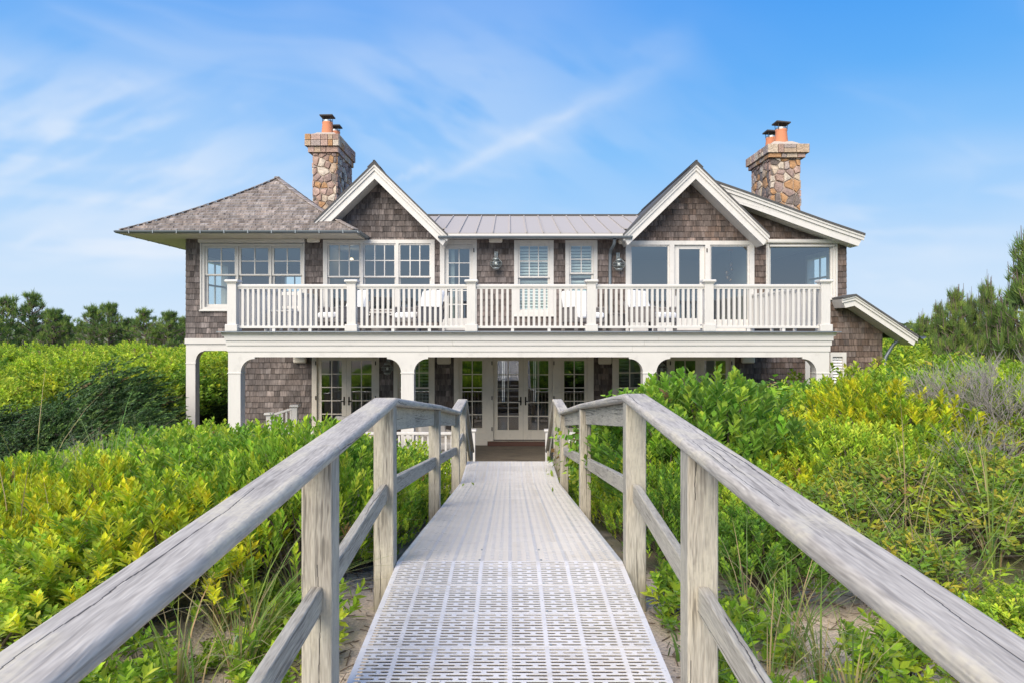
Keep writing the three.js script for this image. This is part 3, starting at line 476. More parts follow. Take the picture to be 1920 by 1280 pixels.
// ---- chimneys: cut stone pieces set in mortar
function chimney(d1, pxL, pxR, capL, capR, capTop, capMid, depth, capDepth, baseY, seed, flip) {
  const g = group('chimney', house), R = rng(seed), x0 = wx(pxL, d1), x1 = wx(pxR, d1), zF = D - d1, zB = zF - depth, yT = wy(capMid, d1), yC = wy(capTop, d1);
  mesh('core', box(x0 + 0.03, x1 - 0.03, baseY, yT, zB + 0.03, zF - 0.03), M.mortar, g);
  const cols = [[0.58, 0.45, 0.33], [0.66, 0.55, 0.43], [0.48, 0.34, 0.28], [0.40, 0.30, 0.27], [0.56, 0.33, 0.17], [0.47, 0.40, 0.37], [0.70, 0.62, 0.52], [0.22, 0.185, 0.17], [0.42, 0.30, 0.25], [0.58, 0.42, 0.36]];
  const stoneMat = cols.map((c) => std(c, 0.95, { bumpMap: rock, bumpScale: 0.02, map: rockMap }));
  const face = (w, h, place) => {
    const s = 0.2, pts = []; for (let j = -1; j <= h / s + 1; j++) for (let i = -1; i <= w / s + 1; i++) pts.push([(i + 0.5 + 0.85 * (R() - 0.5) + (j % 2) * 0.4) * s, (j + 0.5 + 0.75 * (R() - 0.5)) * s]);
    const keep = pts.filter(() => R() > 0.13);
    for (const p of keep) {
      let cell = [[0.004, 0.004], [w - 0.004, 0.004], [w - 0.004, h - 0.004], [0.004, h - 0.004]];
      for (const q of keep) { if (q === p) continue; const dx = q[0] - p[0], dy = q[1] - p[1], dd = dx * dx + dy * dy; if (dd > 0.5) continue; const L = Math.sqrt(dd), lim = L / 2 - 0.006; const out = [];
        for (let i = 0; i < cell.length; i++) { const A = cell[i], B = cell[(i + 1) % cell.length], a = ((A[0] - p[0]) * dx + (A[1] - p[1]) * dy) / L - lim, b = ((B[0] - p[0]) * dx + (B[1] - p[1]) * dy) / L - lim; if (a <= 0) out.push(A); if ((a < 0 && b > 0) || (a > 0 && b < 0)) { const t = a / (a - b); out.push([lerp(A[0], B[0], t), lerp(A[1], B[1], t)]); } } cell = out; if (cell.length < 3) break; }
      if (cell.length < 3) continue;
      const ar = Math.abs(cell.reduce((t, A, i) => { const B = cell[(i + 1) % cell.length]; return t + A[0] * B[1] - A[1] * B[0]; }, 0)) / 2; if (ar < 0.0025) continue;
      const c = cell.reduce((t, A) => [t[0] + A[0] / cell.length, t[1] + A[1] / cell.length], [0, 0]), th = 0.045 + 0.035 * R();
      const ins = cell.map((A) => [lerp(A[0], c[0], 0.13), lerp(A[1], c[1], 0.13)]), pos = [], uv = [], uo = R() * 5;
      const P = (A, z) => { pos.push(A[0], A[1], z); uv.push(A[0] * 2 + uo, A[1] * 2 + uo); };
      for (let i = 0; i < cell.length; i++) { const A = cell[i], B = cell[(i + 1) % cell.length], a = ins[i], b = ins[(i + 1) % ins.length], zt = th; P(A, 0); P(B, 0); P(b, zt); P(A, 0); P(b, zt); P(a, zt); P(a, zt); P(b, zt); P(c, zt + 0.012); }
      const q = new THREE.BufferGeometry(); q.setAttribute('position', new THREE.Float32BufferAttribute(pos, 3)); q.setAttribute('uv', new THREE.Float32BufferAttribute(uv, 2)); q.computeVertexNormals(); place(q);
      mesh('stone', q, stoneMat[Math.floor(R() * cols.length)], g);
    }
  };
  const H = yT - baseY, W = x1 - x0;
  face(W, H, (q) => q.translate(x0, baseY, zF - 0.045));
  face(depth, H, (q) => q.rotateY(Math.PI / 2).translate(x1 - 0.045, baseY, zF));
  face(depth, H, (q) => q.rotateY(-Math.PI / 2).translate(x0 + 0.045, baseY, zB));
  // cap: a lower and a wider upper course of slabs
  const c0 = wx(capL, d1), c1 = wx(capR, d1), cF = zF + (c1 - c0 - W) / 2, cB = zB - (c1 - c0 - W) / 2, yM = lerp(yT, yC, 0.33);
  for (const [a0, a1, aF, aB, ya, yb] of [[lerp(c0, x0, 0.42), lerp(c1, x1, 0.42), lerp(cF, zF, 0.42), lerp(cB, zB, 0.42), yT, yM], [c0, c1, cF, cB, yM, yC]]) {
    mesh('core', box(a0 + 0.04, a1 - 0.04, ya + 0.005, yb - 0.01, aB + 0.04, aF - 0.04), M.mortar, g);
    const run = (len, mk) => { let s = 0; while (s < len - 0.01) { let w = 0.14 + 0.22 * R(); if (len - s - w < 0.12) w = len - s; const rows = yb - ya > 0.2 && R() < 0.45 ? 2 : 1; for (let k = 0; k < rows; k++) { const q = rbox(0.006, w - 0.006, lerp(ya, yb, k / rows) + 0.004, lerp(ya, yb, (k + 1) / rows) - 0.004, -0.12, 0.018 * R(), 0.016); mk(q, s); mesh('stone', q, stoneMat[[0, 1, 4, 5, 6, 9, 2, 8][Math.floor(R() * 8)]], g); } s += w; } };
    run(a1 - a0, (q, s) => q.translate(a0 + s, 0, aF)); run(aF - aB, (q, s) => q.rotateY(Math.PI / 2).translate(a1, 0, aF - s)); run(aF - aB, (q, s) => q.rotateY(-Math.PI / 2).translate(a0, 0, aB + s)); run(a1 - a0, (q, s) => q.rotateY(Math.PI).translate(a1 - s, 0, aB));
  }
  const mx = (c0 + c1) / 2, mz = (cF + cB) / 2, hw = (c1 - c0) / 2 - 0.08, hd = (cF - cB) / 2 - 0.08, pos = [], tw = 0.26, td = hd * 0.62, yt = yC + 0.17;
  const V = (s, t, w, dpt, y) => [mx + s * w, y, mz + t * dpt], quad = (a, b, c, d) => pos.push(...a, ...b, ...c, ...a, ...c, ...d), cs = [[-1, 1], [1, 1], [1, -1], [-1, -1]];
  for (let i = 0; i < 4; i++) { const [a, b] = [cs[i], cs[(i + 1) % 4]]; quad(V(...a, hw, hd, yC - 0.02), V(...b, hw, hd, yC - 0.02), V(...b, tw, td, yt), V(...a, tw, td, yt)); quad(V(...a, hw, hd, yC - 0.06), V(...b, hw, hd, yC - 0.06), V(...b, hw, hd, yC - 0.02), V(...a, hw, hd, yC - 0.02)); }
  quad(V(...cs[0], tw, td, yt), V(...cs[1], tw, td, yt), V(...cs[2], tw, td, yt), V(...cs[3], tw, td, yt));
  const wash = new THREE.BufferGeometry(); wash.setAttribute('position', new THREE.Float32BufferAttribute(pos, 3)); wash.setAttribute('uv', new THREE.Float32BufferAttribute(new Float32Array(pos.length / 3 * 2), 2)); wash.computeVertexNormals(); mesh('mortar_wash', wash, M.mortar, g);
  for (const [z, s] of [[mz + td * 0.72, 1], [mz - td * 0.72, 0.93]]) {
    const pot = group('chimney_pot', g, [mx, yt - 0.06, z]);
    mesh('clay_pot', new THREE.LatheGeometry([[0.0, 0], [0.19, 0], [0.185, 0.06], [0.155, 0.36 * s], [0.165, 0.38 * s], [0.165, 0.42 * s], [0.13, 0.42 * s], [0.12, 0.2]].map(([a, b]) => new THREE.Vector2(a, b)), 20), M.clay, pot);
    mesh('metal_collar', new THREE.CylinderGeometry(0.15, 0.16, 0.07, 16, 1, true).translate(0, 0.44 * s, 0), M.pewter, pot);
    for (const [a, b] of cs) mesh('lid_leg', rod([a * 0.12, 0.4 * s, b * 0.12], [a * 0.13, 0.57 * s, b * 0.13], 0.009, 5), M.slate, pot);
    mesh('lid', rbox(-0.2, 0.2, -0.02, 0.02, -0.2, 0.2, 0.006).rotateZ(flip * 0.10 * (s === 1 ? 1 : 0.6)).translate(0, 0.58 * s + 0.02, 0), M.slate, pot);
  }
}
chimney(21.2, 586, 631, 574, 637, 253, 287, 1.95, 2.25, 5.4, 31, 0.2);
chimney(19.4, 1444.5, 1501, 1440.5 - 4, 1514, 272, 297, 1.5, 1.8, 5.4, 57, -1);
// ---- porch and balcony: the front stands 14 m from the camera
const PF = 4;                                                  // local z of the column faces
{
  const porch = group('porch', house), px = (p, d = 14) => wx(p, d), py = (p, d = 14) => wy(p, d);
  const cols = [[427, 450.5], [751.5, 776], [1206, 1231], [1531.5, 1556]].map(([a, b]) => [px(a), px(b)]);
  const yBeam = py(669), yCap = py(698), br = 0.27, bh = yBeam - yCap - 0.035;
  // columns with a ledge below the brackets
  cols.forEach(([a, b]) => { const c = group('column', porch); mesh('shaft', rbox(a, b, -0.12, yCap - 0.02, PF - 0.25, PF, 0.006), M.white, c); mesh('ledge', rbox(a - 0.012, b + 0.012, yCap - 0.02, yCap, PF - 0.262, PF + 0.012, 0.004), M.white, c); mesh('plinth', rbox(a - 0.02, b + 0.02, -0.12, 0.12, PF - 0.27, PF + 0.02, 0.006), M.white, c); });
  // the beam with its curved brackets, one board cut to shape
  const pts = [[cols[0][0], yCap], [cols[0][1], yCap]], arc = (x, dir) => { const o = []; for (let k = 0; k <= 10; k++) { const a = k / 10 * Math.PI / 2; o.push([x + dir * br * (1 - Math.cos(a)), yCap + bh * Math.sin(a)]); } o.push([x + dir * (br + 0.012), yCap + bh], [x + dir * (br + 0.012), yBeam]); return o; };
  for (let i = 0; i < 3; i++) { pts.push(...arc(cols[i][1], 1), ...arc(cols[i + 1][0], -1).reverse(), [cols[i + 1][0], yCap], [cols[i + 1][1], yCap]); }
  const yT = py(658.5); pts.push([cols[3][1], yT], [cols[0][0], yT]);
  const clean = pts.filter((p, i) => !i || Math.hypot(p[0] - pts[i - 1][0], p[1] - pts[i - 1][1]) > 1e-4);
  mesh('arcade_beam', poly(clean, PF - 0.235, PF - 0.004), M.white, porch);
  // bands over the beam, each a little further out; the side bands run back to the wall
  const xa = cols[0][0], xb = cols[3][1];
  [[658.5, 647.6, 0.012], [647.2, 638.8, 0.032], [638.4, 630, 0.055]].forEach(([b0, b1, o]) => { { const js = [xa - o, lerp(xa, xb, 0.31 + o * 2), lerp(xa, xb, 0.66 + o), xb + o]; for (let k = 0; k < 3; k++) mesh('frieze_board', box(js[k] + (k ? 0.0015 : 0), js[k + 1] - (k < 2 ? 0.0015 : 0), py(b0), py(b1), PF - 0.2, PF + o + 0.0012 * (k % 2)), M.white, porch); } for (const s of [-1, 1]) mesh('frieze_board', s < 0 ? box(xa - o, xa + 0.2, py(b0), py(b1), 0.03, PF - 0.201) : box(xb - 0.2, xb + o, py(b0), py(b1), 0.03, PF - 0.201), M.white, porch); });
  for (const s of [-1, 1]) mesh('side_beam', s < 0 ? box(xa, xa + 0.23, yBeam, yT - 0.002, 0.03, PF - 0.236) : box(xb - 0.23, xb, yBeam, yT - 0.002, 0.03, PF - 0.236), M.white, porch);
  // crown moulding with a swept profile
  const yc0 = py(630), yc1 = py(623.6), prof = []; for (let k = 0; k <= 6; k++) { const t = k / 6; prof.push([0.055 + 0.075 * t * t, lerp(yc0, yc1, t)]); }
  const crown = [...prof.map(([o, y]) => [PF + o, y]), [PF - 0.2, yc1], [PF - 0.2, yc0]];
  mesh('crown_moulding', poly(crown.map(([z, y]) => [-z, y]), 0, xb - xa + 0.2).rotateY(Math.PI / 2).translate(xa - 0.1, 0, 0), M.white, porch);
  for (const s of [-1, 1]) { const q = [...prof.map(([o, y]) => [s < 0 ? xa - o : xb + o, y]), [s < 0 ? xa + 0.2 : xb - 0.2, yc1], [s < 0 ? xa + 0.2 : xb - 0.2, yc0]]; mesh('crown_moulding', poly(q, 0.03, PF + 0.05), M.white, porch); }
  mesh('drip_edge', rbox(xa - 0.17, xb + 0.17, yc1 + 0.001, yc1 + 0.022, 0.04, PF + 0.165, 0.006), M.gutter, porch);
  const yD = yc1 + 0.024;
  mesh('balcony_floor', box(xa - 0.02, xb + 0.02, yD - 0.2, yD, 0.035, PF + 0.03), std([0.33, 0.33, 0.33], 0.8), porch);
  mesh('porch_ceiling', box(xa + 0.231, xb - 0.231, yBeam + 0.06, yBeam + 0.085, 0.04, PF - 0.24), M.cream, porch);
  // left wing: open porch below
  const wcx = wx(348), lo = wy(657), cap2 = wy(680);
  const wc = group('column', porch); mesh('shaft', rbox(wcx, wcx + 0.245, -0.4, cap2 - 0.02, -0.245, 0, 0.006), M.white, wc); mesh('ledge', rbox(wcx - 0.012, wcx + 0.257, cap2 - 0.02, cap2, -0.257, 0.012, 0.004), M.white, wc);
  const wb = group('column', porch); mesh('shaft', rbox(wcx, wcx + 0.245, -0.4, lo + 0.02, -6.4, -6.155, 0.006), M.white, wb);
  const wa = [[wcx, cap2], [wcx + 0.245, cap2]]; for (let k = 0; k <= 8; k++) { const a = k / 8 * Math.PI / 2; wa.push([wcx + 0.245 + 0.2 * (1 - Math.cos(a)), cap2 + (lo - cap2 - 0.02) * Math.sin(a)]); } wa.push([wcx + 0.46, lo], [XG + 0.3, lo], [XG + 0.3, YW - 0.13], [wcx, YW - 0.13]);
  mesh('wing_beam', poly(wa.filter((p, i) => !i || Math.hypot(p[0] - wa[i - 1][0], p[1] - wa[i - 1][1]) > 1e-4), -0.235, -0.004), M.white, porch);
  mesh('frieze_board', box(wcx - 0.02, XG + 0.5, YW - 0.129, YW + 0.012, -0.23, 0.03), M.white, porch);
  mesh('wing_ceiling', box(wcx + 0.02, XG, lo + 0.12, lo + 0.16, -6.38, -0.24), M.cream, porch);
  mesh('side_beam', box(wcx, wcx + 0.23, lo, YW, -6.39, -0.236), M.white, porch);

  // balcony railing
  const rail = group('balcony_railing', house), zr = PF + 0.02, yF = yD, postX = [437, 660, 884, 1108.5, 1328, 1545.5].map((p) => px(p, 13.98));
  const yTop = wy(533, 13.98), balGeo = new THREE.BoxGeometry(0.05, 1, 0.05);
  for (const x of postX) { mesh('post', rbox(x - 0.09, x + 0.09, yF + 0.14, yTop + 0.03, zr - 0.09, zr + 0.09, 0.006), M.white, rail); mesh('post_base', rbox(x - 0.125, x + 0.125, yF, yF + 0.14, zr - 0.125, zr + 0.125, 0.012), M.white, rail); mesh('post_cap', rbox(x - 0.135, x + 0.135, yTop + 0.03, yTop + 0.085, zr - 0.135, zr + 0.135, 0.02, 3), M.white, rail); mesh('post_neck', rbox(x - 0.105, x + 0.105, yTop + 0.005, yTop + 0.03, zr - 0.105, zr + 0.105, 0.006), M.white, rail); }
  const bay = (A, B) => {                                        // A, B: [x, z] at the rail ends
    const L = Math.hypot(B[0] - A[0], B[1] - A[1]), at = (t) => [lerp(A[0], B[0], t), lerp(A[1], B[1], t)];
    mesh('top_rail', timberAt([A[0], yTop - 0.035, A[1]], [B[0], yTop - 0.035, B[1]], 0.095, 0.06, 0.014, 2), M.white, rail);
    mesh('under_rail', timberAt([A[0], yTop - 0.083, A[1]], [B[0], yTop - 0.083, B[1]], 0.06, 0.032, 0.004, 2), M.white, rail);
    mesh('bottom_rail', timberAt([A[0], yF + 0.085, A[1]], [B[0], yF + 0.085, B[1]], 0.075, 0.05, 0.008, 2), M.white, rail);
    const n = Math.max(2, Math.round(L / 0.106)), ang = Math.atan2(-(B[1] - A[1]), B[0] - A[0]);
    for (let i = 1; i < n; i++) { const [x, z] = at(i / n), m = mesh('baluster', balGeo, M.white, rail); m.scale.y = yTop - 0.098 - yF - 0.109; m.position.set(x, (yTop - 0.098 + yF + 0.109) / 2, z); m.rotation.y = ang; }
    for (const t of [0.33, 0.66]) { const [x, z] = at(t); mesh('rail_foot', box(x - 0.03, x + 0.03, yF, yF + 0.061, z - 0.03, z + 0.03), M.white, rail); }
  };
  for (let i = 0; i < 5; i++) bay([postX[i] + 0.091, zr], [postX[i + 1] - 0.091, zr]);
  bay([postX[0], zr - 0.091], [wx(592), 0.06]); bay([postX[5], zr - 0.091], [wx(1408), 0.06]);
  { const x = lerp(postX[5], wx(1408), 0.5), z = lerp(zr, 0, 0.5); mesh('gate_post', rbox(x - 0.05, x + 0.05, yF, yTop - 0.01, z - 0.05, z + 0.05, 0.006), M.white, rail); mesh('gate_latch', rbox(x - 0.02, x + 0.02, yF + 0.4, yF + 0.52, z + 0.051, z + 0.075, 0.006), M.bronze, rail); }

  // porch deck of dark boards, with a sill under the doors
  const deck = group('porch_deck', house), x0 = xa - 0.1, x1 = xb + 0.1;
  for (let k = 0; k < 44; k++) { const z = 0.06 + k * 0.143; mesh('plank', timberAt([x0, -0.119, z + 0.07], [x1, -0.119, z + 0.07], 0.138, 0.03, 0.004, 200 + k), M.plank, deck); }
  mesh('deck_skirt', box(x0, x1, -0.5, -0.136, 0.06, 6.3), M.sheath, deck);
  mesh('door_sill', rbox(wx(915), wx(1046), -0.104, -0.008, 0.0, 0.17, 0.01), M.sill, deck);
  for (const [a, b] of [[585, 711], [1250, 1377]]) mesh('door_sill', rbox(wx(a), wx(b), -0.104, -0.008, 0.0, 0.14, 0.01), M.sill, deck);
  mesh('base_board', box(wx(851), wx(914), -0.104, Y(826) + 0.06, 0.0, 0.045), M.cream, deck); mesh('base_board', box(wx(1047), wx(1113), -0.104, Y(826) + 0.06, 0.0, 0.045), M.cream, deck);
  // white railing round the deck, with newels at the steps down from the walk
  const dr2 = group('deck_railing', house), zq = PF + 0.45, nX = [wx(884.5, 13.4), wx(1029, 13.4)], yq = 0.86;
  for (const x of nX) { mesh('newel', rbox(x - 0.06, x + 0.06, -0.1, yq + 0.04, zq - 0.06, zq + 0.06, 0.006), M.white, dr2); mesh('newel_cap', rbox(x - 0.085, x + 0.085, yq + 0.04, yq + 0.08, zq - 0.085, zq + 0.085, 0.012), M.white, dr2); }
  for (const [a, b] of [[x0 + 0.1, nX[0] - 0.061], [nX[1] + 0.061, x1 - 0.1]]) { mesh('top_rail', timberAt([a, yq, zq], [b, yq, zq], 0.1, 0.05, 0.01, 4), M.white, dr2); mesh('bottom_rail', timberAt([a, 0.0, zq], [b, 0.0, zq], 0.06, 0.05, 0.006, 4), M.white, dr2); const n = Math.round((b - a) / 0.115); for (let i = 1; i < n; i++) { const m = mesh('baluster', balGeo, M.white, dr2); m.scale.set(0.75, 0.81, 0.75); m.position.set(lerp(a, b, i / n), 0.43, zq); } }
  // steps at the left end of the deck, with their railing
  const st = group('side_steps', house), s0 = [wx(505, 15.6), 15.6], s1 = [wx(553, 15.6), 15.6], zs = D - 15.6;
  for (const [x, t] of [[s0[0], wy(773, 15.6)], [s1[0], wy(758, 15.6)]]) { mesh('newel', rbox(x - 0.06, x + 0.06, -0.4, t - 0.05, zs - 0.06, zs + 0.06, 0.006), M.white, st); mesh('newel_cap', rbox(x - 0.1, x + 0.1, t - 0.05, t, zs - 0.1, zs + 0.1, 0.016), M.white, st); }
  mesh('hand_rail', timberAt([s0[0], wy(779, 15.6), zs], [s1[0], wy(764, 15.6), zs], 0.07, 0.05, 0.008, 5), M.white, st);
  for (let i = 1; i < 6; i++) { const t = i / 6, x = lerp(s0[0], s1[0], t), y = lerp(wy(781, 15.6), wy(766, 15.6), t); mesh('baluster', box(x - 0.02, x + 0.02, y - 0.75, y, zs - 0.02, zs + 0.02), M.white, st); }
}
// ---- wall lanterns and shade housings
function lantern(x, y, mat = M.pewter) {
  const g = group('wall_lantern', house, [x, y, 0.19]);
  mesh('globe', new THREE.SphereGeometry(0.125, 24, 16).scale(1.15, 0.9, 1.15), M.clear, g);
  mesh('bulb', new THREE.SphereGeometry(0.03, 12, 8).scale(1, 1.5, 1), M.blind, g);
  mesh('cap', new THREE.LatheGeometry([[0, 0.21], [0.02, 0.2], [0.025, 0.17], [0.075, 0.14], [0.09, 0.1], [0.075, 0.095], [0, 0.1]].map((p) => new THREE.Vector2(...p)), 20), mat, g);
  mesh('base', new THREE.LatheGeometry([[0, -0.1], [0.085, -0.1], [0.09, -0.13], [0.06, -0.16], [0.03, -0.165], [0, -0.175]].map((p) => new THREE.Vector2(...p)), 20), mat, g);
  for (let k = 0; k < 4; k++) { const a = k * Math.PI / 2 + 0.4; mesh('cage_wire', tube([[0.08 * Math.cos(a), 0.11, 0.08 * Math.sin(a)], [0.155 * Math.cos(a), 0.03, 0.155 * Math.sin(a)], [0.155 * Math.cos(a), -0.04, 0.155 * Math.sin(a)], [0.085 * Math.cos(a), -0.11, 0.085 * Math.sin(a)]], 0.006, 14, 5), mat, g); }
  for (const yy of [0.03, -0.035]) mesh('cage_ring', new THREE.TorusGeometry(0.154, 0.006, 6, 28).rotateX(Math.PI / 2).translate(0, yy, 0), mat, g);
  mesh('bracket', merge([tube([[0, 0.2, 0], [0, 0.27, 0], [0, 0.30, -0.08], [0, 0.24, -0.16]], 0.011, 14, 6), rbox(-0.045, 0.045, 0.08, 0.32, -0.172, -0.158, 0.005)]), mat, g);
}
lantern(wx(930, 17.8), wy(494, 17.8)); lantern(wx(1161, 17.8), wy(496, 17.8)); lantern(wx(726, 17.8), wy(690, 17.8)); lantern(wx(1241, 17.8), wy(692, 17.8));
for (const [a, b, t, u] of [[577, 601, 447.5, 456], [917, 942, 448, 456.5], [1159, 1173, 450, 459], [1415, 1435, 449, 460], [552, 576, 668, 680], [820, 846, 668, 682], [1121, 1146, 668, 682], [1388, 1413, 668, 680]])
  mesh('flood_light', merge([rbox(wx(a), wx(b), wy(u), wy(t), 0.026, 0.15, 0.045, 3), rbox(wx(a) + 0.05, wx(b) - 0.05, wy(t), wy(t) + 0.04, 0.026, 0.07, 0.01)]), M.cream, house);

// ------------------------------------------------------------------ furniture on the balcony and the porch
const YB = wy(623.6, 14) + 0.024;
function loungeChair(frame, fabric) {
  const g = new THREE.Group();
  for (const [x, z] of [[-0.36, 0.36], [0.36, 0.36], [-0.36, -0.36], [0.36, -0.36]]) mesh('leg', rbox(x - 0.035, x + 0.035, 0, 0.26, z - 0.035, z + 0.035, 0.008), frame, g);
  mesh('seat_frame', rbox(-0.4, 0.4, 0.2, 0.29, -0.42, 0.42, 0.02), frame, g);
  mesh('seat_cushion', rbox(-0.33, 0.33, 0.292, 0.43, -0.36, 0.45, 0.05, 4), fabric, g);
  mesh('back_cushion', rbox(-0.34, 0.34, 0, 0.56, -0.075, 0.075, 0.055, 4).rotateX(-0.28).translate(0, 0.42, -0.35), fabric, g);
  mesh('back_frame', rbox(-0.39, 0.39, 0, 0.44, -0.025, 0.025, 0.018, 3).rotateX(-0.28).translate(0, 0.27, -0.44), frame, g);
  for (const s of [-1, 1]) { mesh('arm', rbox(s * 0.375 - 0.04, s * 0.375 + 0.04, 0.52, 0.565, -0.44, 0.4, 0.018, 3), frame, g); mesh('arm_panel', rbox(s * 0.385 - 0.018, s * 0.385 + 0.018, 0.28, 0.53, -0.42, 0.37, 0.012), frame, g); }
  return g;
}
{
  const src = loungeChair(M.wicker, M.cushion), spots = [
    [wx(640, 16.2), -16.2, -0.75, 'white cushioned wicker lounge chair on balcony below the left end of the triple window'],
    [wx(784, 16.2), -16.2, -0.7, 'white cushioned wicker lounge chair on balcony beside the gridded balcony door'],
    [wx(1094, 16.4), -16.4, 0.35, 'white cushioned wicker lounge chair on balcony below the narrow shuttered window'],
    [wx(1224, 16.2), -16.2, 0.7, 'white cushioned wicker lounge chair on balcony before the wide gable window'],
  ];
  for (const [x, z, t, l] of spots) { const c = copyThing(src, 'lounge_chair', l, 'chair', 'lounge chairs on the balcony'); c.position.set(x, YB, z); c.rotation.y = t; }
  const tb = (x, z, l) => { const t = thing('side_table', l, 'table', [x, YB, z], 'side tables on the balcony'); mesh('drum', new THREE.CylinderGeometry(0.23, 0.2, 0.4, 20).translate(0, 0.2, 0), M.wicker, t); mesh('top', new THREE.CylinderGeometry(0.27, 0.27, 0.025, 24).translate(0, 0.4125, 0), M.wicker, t); };
  tb(wx(712, 16.4), -16.4, 'dark woven drum side table between the two chairs by the triple window'); tb(wx(1156, 16.4), -16.5, 'dark woven drum side table below the wall lantern by the downpipe');
  const pc = loungeChair(M.taupe, std([0.55, 0.51, 0.46], 0.9));
  for (const [x, z, t, l] of [[wx(822, 15.4), -15.4, 0.5, 'taupe porch armchair beside the left newel of the walk steps'], [wx(632, 15.8), -15.8, -0.3, 'taupe porch armchair in front of the left pair of french doors']]) { const c = copyThing(pc, 'porch_armchair', l, 'armchair', 'armchairs on the porch'); c.position.set(x, -0.104, z); c.rotation.y = t; c.scale.set(0.95, x > -3 ? 1.25 : 1, 0.95); }
  // slatted white chair in the left corner of the balcony
  const w = thing('slatted_chair', 'small white slatted wooden chair in the corner of the balcony railing', 'chair', [wx(534, 15.4), YB, -15.4]); w.rotation.y = -0.2;
  for (const [x, z] of [[-0.22, 0.22], [0.22, 0.22], [-0.22, -0.22], [0.22, -0.22]]) mesh('leg', rbox(x - 0.025, x + 0.025, 0, z < 0 ? 0.9 : 0.42, z - 0.025, z + 0.025, 0.005), M.white, w);
  mesh('seat', rbox(-0.26, 0.26, 0.42, 0.455, -0.19, 0.27, 0.01), M.white, w); mesh('back_rail', rbox(-0.194, 0.194, 0.8, 0.88, -0.235, -0.205, 0.006), M.white, w); mesh('back_rail', rbox(-0.194, 0.194, 0.5, 0.56, -0.235, -0.205, 0.006), M.white, w);
  for (let i = -2; i <= 2; i++) mesh('back_slat', rbox(i * 0.075 - 0.018, i * 0.075 + 0.018, 0.561, 0.799, -0.23, -0.21, 0.004), M.white, w);
  // copper globe chandelier in the right room, and a lit bulb in the left one
  const ch = thing('chandelier', 'copper globe chandelier hanging behind the right pane of the wide window', 'chandelier', [wx(1371, 19.8), 5.15, -19.8]);
  mesh('ceiling_plate', new THREE.CylinderGeometry(0.09, 0.09, 0.03, 16).translate(0, -0.015, 0), M.clay, ch); mesh('stem', rod([0, -0.03, 0], [0, -0.62, 0], 0.008), M.bronze, ch);
  const cop = std([0.85, 0.5, 0.28], 0.15, { metalness: 0.9 });
  for (const [x, y, z] of [[0, -0.42, 0], [0.0, -0.55, 0.05], [-0.14, -0.66, 0.05], [0.17, -0.66, 0], [0.19, -0.76, 0.1], [-0.13, -0.8, 0.1], [0.02, -0.85, -0.12]]) { const gl = group('globe_arm', ch); mesh('arm', rod([0, y + 0.1, 0], [x, y, z], 0.005), M.bronze, gl); mesh('globe', new THREE.SphereGeometry(0.065, 16, 12).translate(x, y, z), cop, gl); }
  const lamp = thing('pendant_lamp', 'small lit pendant bulb behind the left sash of the triple window', 'lamp', [wx(659, 19.6), 5.15, -19.6]);
  mesh('cord', rod([0, 0, 0], [0, -0.26, 0], 0.006), M.bronze, lamp); mesh('bulb', new THREE.SphereGeometry(0.05, 16, 12).translate(0, -0.3, 0), new THREE.MeshStandardMaterial({ color: 0x222222, emissive: new THREE.Color(1, 0.72, 0.4), emissiveIntensity: 2.5 }), lamp);
  const pl = new THREE.PointLight(new THREE.Color(1, 0.75, 0.45), 0.12, 0, 2); pl.position.set(0, -0.3, 0); pl.castShadow = true; lamp.add(pl);
}

